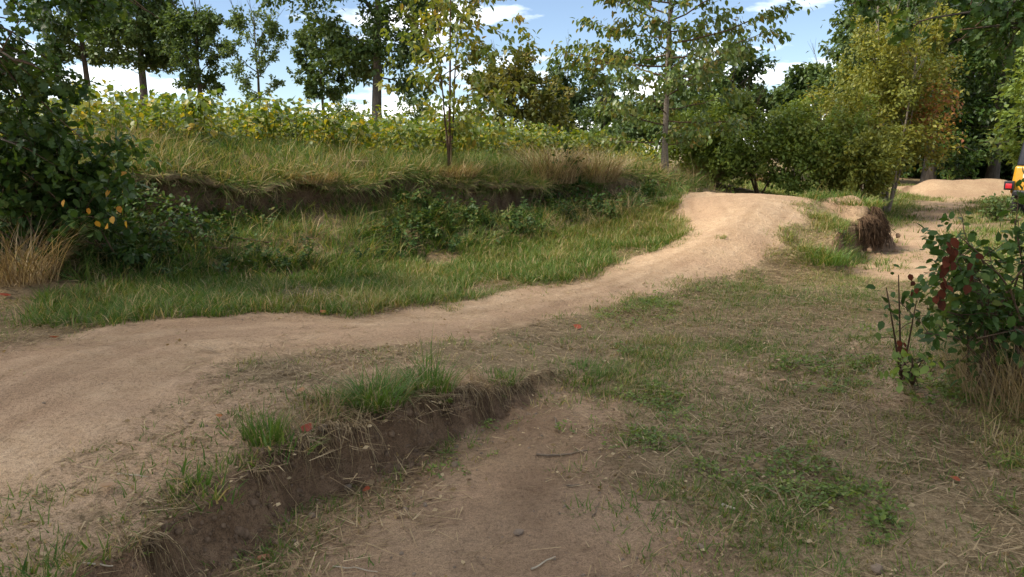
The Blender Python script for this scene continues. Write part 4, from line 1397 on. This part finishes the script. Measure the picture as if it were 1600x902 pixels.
# thin red-leaved stem in front of it, and a small herb at its foot
b = gb(1408, 600)
bush('dogwood_shoot', 'thin upright stem with dark red and green leaves at the meadow edge', 'sapling', b, 96, [arch(b, 1404, 430, 4.15, .0), arch(b, 1385, 450, 4.1, .02), arch(b, 1432, 470, 4.2, .0), arch(b, 1450, 560, 4.1, .05)], M_BRAMBLE, 46, .055, 46,
     extra=[('red_leaf', M_RED, [at(px, py, 4.15) for px, py in [(1421, 428), (1429, 440), (1424, 456), (1432, 450), (1405, 540), (1412, 535), (1402, 532), (1409, 545)]], .04)], sub=2, cl=.2)
b = gb(1425, 602)
st = [arch(b, 1425 + dx_, 560 + abs(dx_) * .5, 3.72, .03) for dx_ in (-26, -12, 0, 14, 28, 20, -18)]
bush('nettle', 'small bright green leafy herb at the foot of the red-leaved stem', 'herb', b, 97, st, M_SHRUB, 60, .055, 60, sub=2, cl=.08)
# small bush by the far path
b = gb(1555, 345)
st = [arch(b + np.array([rs.normal(0, .15), 0, 0]), rs.uniform(1528, 1585), rs.uniform(312, 340), b[1] - rs.uniform(0, .3), .1) for _ in range(12)]
bush('path_bush', 'small yellow-green leafy bush beside the path in front of the vehicle', 'bush', b, 98, st, M_FARLIGHT, 500, .08, 0, cl=.25)


def tuft_thing(name, label, cat, b, seed, n, spread, h, width, mat=None, lean=.35, curl=.7, var=(.22, .5), dry=.06, group=None):
    rs = np.random.default_rng(seed)
    t = tag(obj(name, None, loc=b), label, cat, group)
    v, f, va = blades(rs, n, spread, h, width, lean, curl, var, dry, 4)
    obj('blades', mesh_np('blades', v, f, mat or M_GRASS, va), t, kind='stuff')
    return t


tuft_thing('grass_tuft', 'dense bright green grass tuft arching over the edge of the ledge', 'grass tuft', gb(590, 632), 1, 340, .15, .22, .0065, lean=.45, curl=.8)
tuft_thing('grass_tuft', 'upright bright green grass tuft on the plateau beside the red leaf', 'grass tuft', gb(415, 692), 2, 200, .10, .20, .006, lean=.25, curl=.4)
tuft_thing('grass_tuft', 'tallest grass tuft with long upright stalks above the ledge', 'grass tuft', gb(672, 606), 3, 260, .15, .20, .006, lean=.35, curl=.7)
t = bpy.data.objects['grass_tuft.002']
v, f, va = blades(np.random.default_rng(4), 10, .03, .42, .008, .10, .12, (.1, .4), .1, 4)
obj('stalks', mesh_np('stalks', v, f, M_GRASS, va), t, kind='stuff')
tuft_thing('grass_tuft', 'broad low dark green grass tuft at the end of the ledge', 'grass tuft', gb(900, 590), 5, 480, .26, .13, .0065, lean=.4, curl=.7)
tuft_thing('grass_tuft', 'small green grass tuft between the broad one and the tall stalks', 'grass tuft', gb(780, 592), 6, 160, .16, .09, .0055, lean=.4, curl=.7)
tuft_thing('grass_tuft', 'thick green grass tuft on the flank of the jump below the crumbling end', 'grass tuft', gb(1285, 410), 7, 420, .34, .30, .009, lean=.4, curl=.8)
tuft_thing('grass_tuft', 'grass tuft on top of the crumbling root-hung end of the jump', 'grass tuft', gb(1345, 320), 10, 420, .38, .17, .009, lean=.5, curl=.8, var=(.2, .6), dry=.25)
tuft_thing('grass_tuft', 'round green grass tuft on the left lip of the jump', 'grass tuft', gb(1040, 322), 8, 160, .17, .17, .009, lean=.4, curl=.8)
tuft_thing('grass_tuft', 'tiny dry grass tuft in the middle of the bare track', 'grass tuft', gb(1125, 372), 9, 40, .08, .09, .007, lean=.5, curl=.6, var=(.4, .8))
for k, (px, py, w, h, lab) in enumerate([(862, 292, .42, .95, 'tall pale straw clump beside the dark bramble on the bank'), (930, 292, .40, .8, 'brown straw clump on the bank between bramble and cherry'),
                                         (1098, 285, .55, .7, 'reddish brown dry grass clump at the cherry foot'), (1180, 285, .35, .72, 'reddish dry grass clump in front of the bright green bush'),
                                         (35, 440, .30, .75, 'tall pale straw clump at the photo edge below the thicket'), (700, 275, .5, .3, 'flattened dry grass mat at the sapling foot'),
                                         (480, 300, .45, .26, 'hanging dead grass below the turf overhang of the bank')]):
    b = gb(px, py)
    tuft_thing('dry_grass_clump', lab, 'dry grass', b, 20 + k, int(620 * w / .4), w, h, .008, M_STRAW, .42, .8, (.05, .8), .1)
b = atz(1560, 610, .1); b[2] = gz(b[0], b[1])
tuft_thing('dry_grass_clump', 'orange-tan dry grass arching out of the near bramble', 'dry grass', b + np.array([.12, -.18, 0]), 40, 900, .45, .62, .005, M_STRAW, .35, .75, (.25, .8), .1)

# ------------------------------------------------------------------ crumbling earth end of the jump with its hanging roots
b = atz(1364, 394, 0.0)
t = thing('root_clump', 'dark mat of hanging roots over the crumbling earth end of the jump', 'roots', b)
rs = np.random.default_rng(120)
import bmesh
n = 800
u = rs.beta(1.6, 1.8, n)
x = at(1322, 395, b[1])[0] + u * (at(1396, 395, b[1])[0] - at(1322, 395, b[1])[0])
ys = np.arange(b[1] - 1.2, b[1] + 1.2, .02)
gr = height(np.repeat(x[:, None], len(ys), 1), np.repeat(ys[None], n, 0))
kf = np.argmax(gr > .25, 1)
yf = np.where(gr.max(1) > .25, ys[kf], b[1] + .2)
topz = np.take_along_axis(gr, np.minimum(kf + 10, len(ys) - 1)[:, None], 1)[:, 0]
Ls = topz * rs.uniform(.12, 1.1, n) * (.35 + .65 * np.abs(np.sin(u * 11 + 1)))
bul, side, y_in = rs.uniform(.03, .16, n), rs.normal(0, .07, n), rs.uniform(.0, .14, n)
pts = []
for k in range(7):
    w = k / 6
    p = np.stack([x + side * w, yf + y_in * (1 - w) ** 2 - bul * np.sin(w * 2.2), topz + .05 * np.sin(w * 6.28) * (1 - w) + .03 - Ls * w ** 1.25], -1) + rs.normal(0, .016, (n, 3)) * w
    p[:, 2] = np.maximum(p[:, 2], height(p[:, 0], p[:, 1]) + .005)
    pts.append(p - b)
v, f = tubes(np.stack(pts, 1), np.linspace(.0065, .0025, 7)[None].repeat(n, 0), 3)
obj('roots', mesh_np('roots', v, f, M_ROOT, np.repeat(rs.random(n), 21)), t, kind='stuff')
acc = Acc()
for k in range(16):
    bm = bmesh.new()
    bmesh.ops.create_icosphere(bm, subdivisions=2, radius=1)
    q = np.array([v_.co for v_ in bm.verts]); fq = np.array([[w.index for w in p_.verts] for p_ in bm.faces]); bm.free()
    for _ in range(6):
        d_ = unit(rs.normal(0, 1, 3)); hq = q @ d_
        q = q - np.where(hq > .6, (hq - .6) * .8, 0)[:, None] * d_
    i_ = rs.integers(0, n)
    zz = rs.random() ** 1.5
    sz = rs.uniform(.02, .06)
    acc.add(q * sz * rs.uniform(.7, 1.3, 3) + np.array([x[i_] + rs.normal(0, .12), yf[i_] - .03 - .18 * (1 - zz) * rs.random(), topz[i_] * zz * .9]) - b, fq)
obj('earth_clods', acc.mesh('earth_clods', rough_mat('earth', (.17, .105, .06), (.33, .22, .135), 14, .95, 1.0, dist=.02)), t, kind='stuff')

# roots and dead grass hanging over the little ledge
LED = np.array(LOWPOLY[1:10])
ll = np.concatenate([[0], np.cumsum(np.linalg.norm(np.diff(LED, axis=0), axis=1))])
n = 900
u = rs.uniform(0, ll[-1], n)
bx, by = np.interp(u, ll, LED[:, 0]), np.interp(u, ll, LED[:, 1])
dirx = np.gradient(LED, axis=0); 
tx, ty = np.interp(u, ll, unit(dirx)[:, 0]), np.interp(u, ll, unit(dirx)[:, 1])
nx, ny = ty, -tx                                              # towards the hollow
# walk back to the top edge
off = np.zeros(n)
for st_ in np.arange(.5, -.3, -.02):
    px_, py_ = bx - nx * st_, by - ny * st_
    off = np.where(low_sd(px_, py_) > .12, st_, off)
ex, ey = bx - nx * off, by - ny * off
keep = (fbm(ex, ey, .35, 2, 12) > -.25)
ex, ey, nx, ny, tx, ty = (q[keep] for q in (ex, ey, nx, ny, tx, ty))
n = len(ex)
ez = height(ex, ey)
Ls = rs.uniform(.05, .24, n)
lat = rs.normal(0, .5, n)
pts = []
for k in range(6):
    u_ = k / 5
    o = Ls * (u_ ** .7) * rs.uniform(.35, .6, n)
    p = np.stack([ex + nx * o + tx * lat * Ls * u_, ey + ny * o + ty * lat * Ls * u_, ez + .012 + .03 * np.sin(u_ * 3.1) - Ls * 1.05 * u_ ** 1.6], -1) + rs.normal(0, .006, (n, 3)) * u_
    p[:, 2] = np.maximum(p[:, 2], height(p[:, 0], p[:, 1]) + .004)
    pts.append(p)
v, f = tubes(np.stack(pts, 1), np.linspace(.0022, .0012, 6)[None].repeat(n, 0), 3)
tag(obj('root_fringe', mesh_np('root_fringe', v, f, M_STRAW, np.repeat(rs.uniform(-.2, .9, n), 18)), kind='stuff'), 'fringe of dead roots and straw hanging over the ledge', 'roots', kind='stuff')


# ------------------------------------------------------------------ stones, crumbs, sticks, fallen leaves
def stone_geo(seed, flat=.7, sub=2):
    rs = np.random.default_rng(seed)
    bm = bmesh.new()
    bmesh.ops.create_icosphere(bm, subdivisions=sub, radius=.5)
    V = np.array([v_.co for v_ in bm.verts])
    F = np.array([[q.index for q in p.verts] for p in bm.faces])
    bm.free()
    for _ in range(7):
        d = unit(rs.normal(0, 1, 3))
        c = rs.uniform(.25, .42)
        h = V @ d
        V = V - np.where(h > c, (h - c) * .85, 0)[:, None] * d
    return V * np.array([rs.uniform(.9, 1.3), rs.uniform(.8, 1.1), flat]), F


CR = [(*stone_geo(900 + k, .75, 1), None) for k in range(6)]
CRUMB = [(v, [f], np.zeros(len(v)), M_PEBBLE) for v, f, _ in CR]
x, y = rs.uniform(-4.5, 4.5, 330000), rs.uniform(1.8, 9, 330000)
sd = low_sd(x, y)
pr = .7 * np.maximum(.16 * np.exp(-((sd + .14) / .13) ** 2) * np.clip((HI(x, y) - LO(x, y)) / .11, 0, 1), .016 * (sd < -.05) * sstep(.4, -.2, poly_sd(x, y, HOLLOW)) + .004 * sstep(9, 4, y))
k = rs.random(len(x)) < pr
x, y = x[k], y[k]
P = np.stack([x, y, height(x, y)], -1)
sz = np.clip(rs.lognormal(-4.7, .55, len(x)), .004, .035)
scatter('soil_crumbs', P, rs.normal(0, .6, (len(x), 3)) + rs.uniform(0, 6, (len(x), 3)) * np.array([0, 0, 1]), np.repeat(sz[:, None], 3, 1), np.zeros(len(x)), CRUMB, 'crumbs of soil and grit at the foot of the ledge', 'crumbs')

CL = [stone_geo(950 + k, .8, 1) for k in range(8)]
M_CLOD = rough_mat('clod', (.075, .047, .028), (.23, .155, .098), 22, .95, 1.0, dist=.012)
x, y = rs.uniform(-2.4, .6, 90000), rs.uniform(1.6, 4.6, 90000)
sd = low_sd(x, y)
stp = np.clip((HI(x, y) - LO(x, y)) / .11, 0, 1)
k = rs.random(len(x)) < .20 * stp * np.where((sd > -.10) & (sd < .16), 1, 0) * (.25 + sstep(-.3, .3, fbm(x, y, .3, 2, 77)))
x, y = x[k], y[k]
sz = np.clip(rs.lognormal(-4.0, .55, len(x)), .007, .06)
scatter('ledge_clods', np.stack([x, y, height(x, y) - sz * .2], -1), rs.uniform(0, 6, (len(x), 3)), sz[:, None] * rs.uniform(.5, 1.5, (len(x), 3)), np.zeros(len(x)),
        [(v, [f], np.zeros(len(v)), M_CLOD) for v, f in CL], 'crumbling clods of earth in the face of the ledge', 'clods')

M_BRICK = rough_mat('brick', (.30, .12, .07), (.42, .2, .12), 40, .9, .3)
M_GREY = rough_mat('grey_stone', (.16, .115, .078), (.30, .225, .16), 25, .9, .3)
for k, (px, py, w, mat_, lab) in enumerate([(413, 876, .045, M_BRICK, 'small flat reddish brick shard at the foot of the ledge'), (385, 879, .026, M_GREY, 'pale rounded pebble next to the brick shard'),
                                            (488, 808, .042, M_GREY, 'largest grey stone lying below the root overhang of the ledge'), (712, 728, .05, M_GREY, 'grey stone where the hollow meets the ledge'),
                                            (634, 798, .035, M_GREY, 'flat pale stone in the hollow below the ledge'), (810, 838, .045, M_GREY, 'flat grey stone in the middle of the hollow'),
                                            (498, 812, .022, M_PEBBLE, 'small brown pebble touching the largest grey stone'), (545, 766, .05, M_PEBBLE, 'brown clod under the ledge beside the orange leaf'),
                                            (1370, 897, .06, M_GREY, 'whitish stone in the grass at the bottom of the photo'), (525, 600, .03, M_PEBBLE, 'brown stone near the yellow leaf on the plateau'),
                                            (195, 818, .025, M_PEBBLE, 'round pebble on the ledge edge near the bare trail'), (1095, 860, .04, M_GREY, 'small pale stone at the edge of hollow and turf'),
                                            (305, 470, .05, M_GREY, 'pale stone at the grassy edge of the track below the bank'), (505, 680, .055, M_PEBBLE, 'earth clod stuck in the top of the ledge')]):
    b = gb(px, py)
    v, f = stone_geo(1000 + k, .65)
    o = tag(obj('stone', mesh_np('stone', v, f, mat_, smooth=False), loc=b + np.array([0, 0, w * .15])), lab, 'stone', 'loose stones')
    o.scale = (w, w, w)
    o.rotation_euler = (0, 0, k * 1.3)

for k, (px, py, sz, va, lab) in enumerate([(480, 678, .075, .05, 'bright red fallen leaf on the edge of the ledge'), (573, 772, .05, .15, 'orange red leaf in the hollow under the ledge'),
                                           (343, 658, .035, .5, 'small orange leaf on the bare plateau'), (470, 618, .07, .75, 'yellowish brown curled leaf between two grass tufts'),
                                           (1437, 625, .065, .9, 'pinkish tan curled leaf in the meadow below the bramble'), (8, 466, .11, .0, 'red leaf at the foot of the thicket'),
                                           (85, 532, .09, .15, 'red leaf at the edge of the bare track'), (170, 772, .085, 1.0, 'large tan dry leaf lying on the plateau'),
                                           (902, 515, .08, .1, 'red leaf in the turf beside the middle of the track'), (505, 492, .07, .4, 'orange leaf at the grassy edge of the track'),
                                           (1492, 757, .05, .2, 'reddish leaf in the turf near the photo corner'), (1222, 600, .06, .9, 'tan leaf lying in the middle of the meadow'),
                                           (1062, 852, .035, .8, 'small upright tan leaf at the hollow edge')]):
    b = gb(px, py)
    rs2 = np.random.default_rng(1100 + k)
    a = rs2.random() * 6.283
    v, f = leaves(np.zeros((1, 3)), np.array([[math.cos(a), math.sin(a), .25]]), np.array([[rs2.normal(0, .25), -.35, 1.]]), np.array([sz]), OVATE, 1.25)
    v = v - v.mean(0) + np.array([0, 0, .012])
    v[:, 2] += .6 * (v[:, 0] ** 2 + v[:, 1] ** 2) / sz
    tag(obj('fallen_leaf', mesh_np('fallen_leaf', v, f, M_FALLEN, np.full(len(v), va)), loc=b + np.array([0, 0, .008])), lab, 'leaf', 'fallen leaves')

M_STICK = rough_mat('stick', (.12, .085, .055), (.26, .2, .14), 30, .9, .3)
M_STICKPALE = rough_mat('pale_stick', (.35, .29, .2), (.5, .43, .32), 30, .8, .2)
for k, (x0, y0, x1, y1, r, m_, lab) in enumerate([(838, 714, 918, 708, .006, M_STICK, 'longest dark twig lying across the hollow'), (866, 655, 872, 678, .005, M_STICK, 'short dark twig pointing at the ledge end'),
                                                  (130, 885, 178, 897, .004, M_STICKPALE, 'pale dry stalk on the near end of the ledge'), (1128, 795, 1148, 800, .008, M_STICKPALE, 'short whitish stick in the turf by the hollow'),
                                                  (885, 762, 905, 760, .005, M_STICK, 'short twig in the bare hollow below the long one'), (830, 892, 868, 874, .004, M_STICKPALE, 'bent straw stalk at the bottom of the hollow'),
                                                  (520, 890, 590, 896, .003, M_STICKPALE, 'straight straw stalk at the bottom below the brick shard'), (184, 745, 232, 750, .003, M_STICKPALE, 'pale straw stalk on the bare plateau'),
                                                  (925, 812, 936, 790, .003, M_STICK, 'thin twig standing out of the hollow'), (1215, 505, 1245, 522, .004, M_STICK, 'dark twig lying in the far meadow')]):
    a, b = gb(x0, y0), gb(x1, y1)
    u = np.linspace(0, 1, 7)[:, None]
    p = a + (b - a) * u
    rs2 = np.random.default_rng(1200 + k)
    p[1:-1, :2] += rs2.normal(0, .02 * np.linalg.norm(b - a), (5, 2))
    p[:, 2] = height(p[:, 0], p[:, 1]) + r * .8 + .004
    c = p.mean(0)
    tag(obj('stick', tube_mesh('stick', [([(p - c, np.linspace(r, r * .6, 7))], 6)], m_), loc=c), lab, 'stick', 'sticks and stalks')

# ------------------------------------------------------------------ yellow off-road vehicle parked at the edge of the picture
def plain(name, c, rough=.4, metal=0.0, coat=0.0, emit=None):
    m, n, l, out = new_mat(name)
    p = n.new('ShaderNodeBsdfPrincipled')
    p.inputs['Roughness'].default_value = rough
    p.inputs['Metallic'].default_value = metal
    p.inputs['Coat Weight'].default_value = coat
    no = n.new('ShaderNodeTexNoise')
    no.inputs['Scale'].default_value = 9
    no.inputs['Detail'].default_value = 4
    r = ramp(n, [(.3, tuple(q * .88 for q in c)), (.7, c)])
    l.new(no.outputs['Fac'], r.inputs[0])
    l.new(r.outputs[0], p.inputs['Base Color'])
    l.new(p.outputs[0], out.inputs[0])
    return m


def boxm(name, lo, hi, mat, bev=.03, top_in=(0, 0, 0, 0), seg=3):
    """bevelled block; top_in = how far the top's -x, +x, -y, +y sides lean in"""
    bm = bmesh.new()
    bmesh.ops.create_cube(bm, size=1)
    for v_ in bm.verts:
        q = [lo[i] if v_.co[i] < 0 else hi[i] for i in range(3)]
        if v_.co.z > 0:
            q[0] += top_in[0] if v_.co.x < 0 else -top_in[1]
            q[1] += top_in[2] if v_.co.y < 0 else -top_in[3]
        v_.co = q
    bmesh.ops.bevel(bm, geom=bm.edges[:], offset=bev, segments=seg, affect='EDGES', profile=.6)
    me = bpy.data.meshes.new(name)
    bm.to_mesh(me)
    bm.free()
    me.polygons.foreach_set('use_smooth', np.ones(len(me.polygons), bool))
    me.materials.append(mat)
    return me


M_YPAINT = plain('yellow_paint', (.62, .30, .015), .35, 0, .5)
M_BLACK = plain('black_plastic', (.012, .012, .014), .5)
M_SOFT = plain('dark_blue_top', (.016, .018, .03), .55)
M_GLASS = plain('dark_glass', (.02, .025, .03), .08)
M_REDL = plain('red_lens', (.55, .02, .03), .2, 0, .5)
M_WHITE = plain('white_print', (.75, .75, .75), .5)
M_TYRE = plain('tyre', (.02, .02, .02), .85)
M_RIM = plain('rim', (.4, .4, .4), .35, .8)
vx, vy = at(1577, 300, 17.4)[:2]
veh = thing('off_road_car', 'yellow off-road car with dark top and red tail light at the photo edge', 'car', (vx + 2.0, vy + .95, gz(vx + 2.0, vy + .95) - .08), rad(-40))
veh.scale = (1.15, 1.15, 1.15)
obj('body', boxm('body', (-.80, -1.75, .52), (.80, 1.75, 1.08), M_YPAINT, .06, (.04, .04, .03, .05)), veh)
obj('bonnet', boxm('bonnet', (-.66, .75, 1.05), (.66, 1.7, 1.16), M_YPAINT, .04, (.05, .05, .02, .1)), veh)
cab = obj('cabin', boxm('cabin', (-.745, -1.70, 1.06), (.745, .75, 1.92), M_SOFT, .06, (.11, .11, .10, .35)), veh)
obj('rear_window', boxm('rear_window', (-.58, -1.71, 1.17), (.58, -1.63, 1.66), M_GLASS, .03, (.05, .05, .07, -.07)), cab)
for sx in (-1, 1):
    for y0, y1 in ((-1.35, -.45), (-.35, .45)):
        obj('side_window', boxm('side_window', (sx * .70 - .03, y0, 1.18), (sx * .70 + .03, y1, 1.62), M_GLASS, .02, (.10 if sx < 0 else -.10, -.10 if sx < 0 else .10, .02, .05)), cab)
    tl = obj('tail_light', boxm('tail_light', (sx * .79 - .10, -1.90, .60), (sx * .79 + .07, -1.74, .78), M_BLACK, .02), veh)
    obj('lens', boxm('lens', (sx * .79 - .07, -1.925, .63), (sx * .79 + .04, -1.89, .73), M_REDL, .012), tl)
obj('windscreen', boxm('windscreen', (-.55, .62, 1.17), (.55, .72, 1.62), M_GLASS, .03, (.06, .06, -.22, .22)), cab)
obj('bumper', boxm('bumper', (-.74, -1.88, .48), (.74, -1.74, .60), M_BLACK, .03), veh)
obj('front_bumper', boxm('front_bumper', (-.74, 1.74, .48), (.74, 1.88, .62), M_BLACK, .03), veh)
obj('number_plate', boxm('number_plate', (-.26, -1.765, .70), (.26, -1.74, .81), M_WHITE, .004), veh)
obj('tailgate_marking', boxm('tailgate_marking', (-.60, -1.765, .84), (-.48, -1.72, .93), M_WHITE, .003), veh)
for sx in (-1, 1):
    for wy in (-1.15, 1.15):
        w = obj('wheel', None, veh, (sx * .68, wy, .35))
        a = np.linspace(0, 2 * math.pi, 33)[:-1]
        prof = [(-.10, .20), (-.11, .30), (-.085, .345), (.085, .345), (.11, .30), (.10, .20)]
        V = np.array([[px_, math.cos(q) * r_, math.sin(q) * r_] for px_, r_ in prof for q in a])
        F = np.array([[i_ * 32 + j_, i_ * 32 + (j_ + 1) % 32, (i_ + 1) * 32 + (j_ + 1) % 32, (i_ + 1) * 32 + j_] for i_ in range(5) for j_ in range(32)])
        obj('tyre', mesh_np('tyre', V, F, M_TYRE), w)
        obj('rim', boxm('rim', (-.09, -.15, -.15), (.09, .15, .15), M_RIM, .09), w)
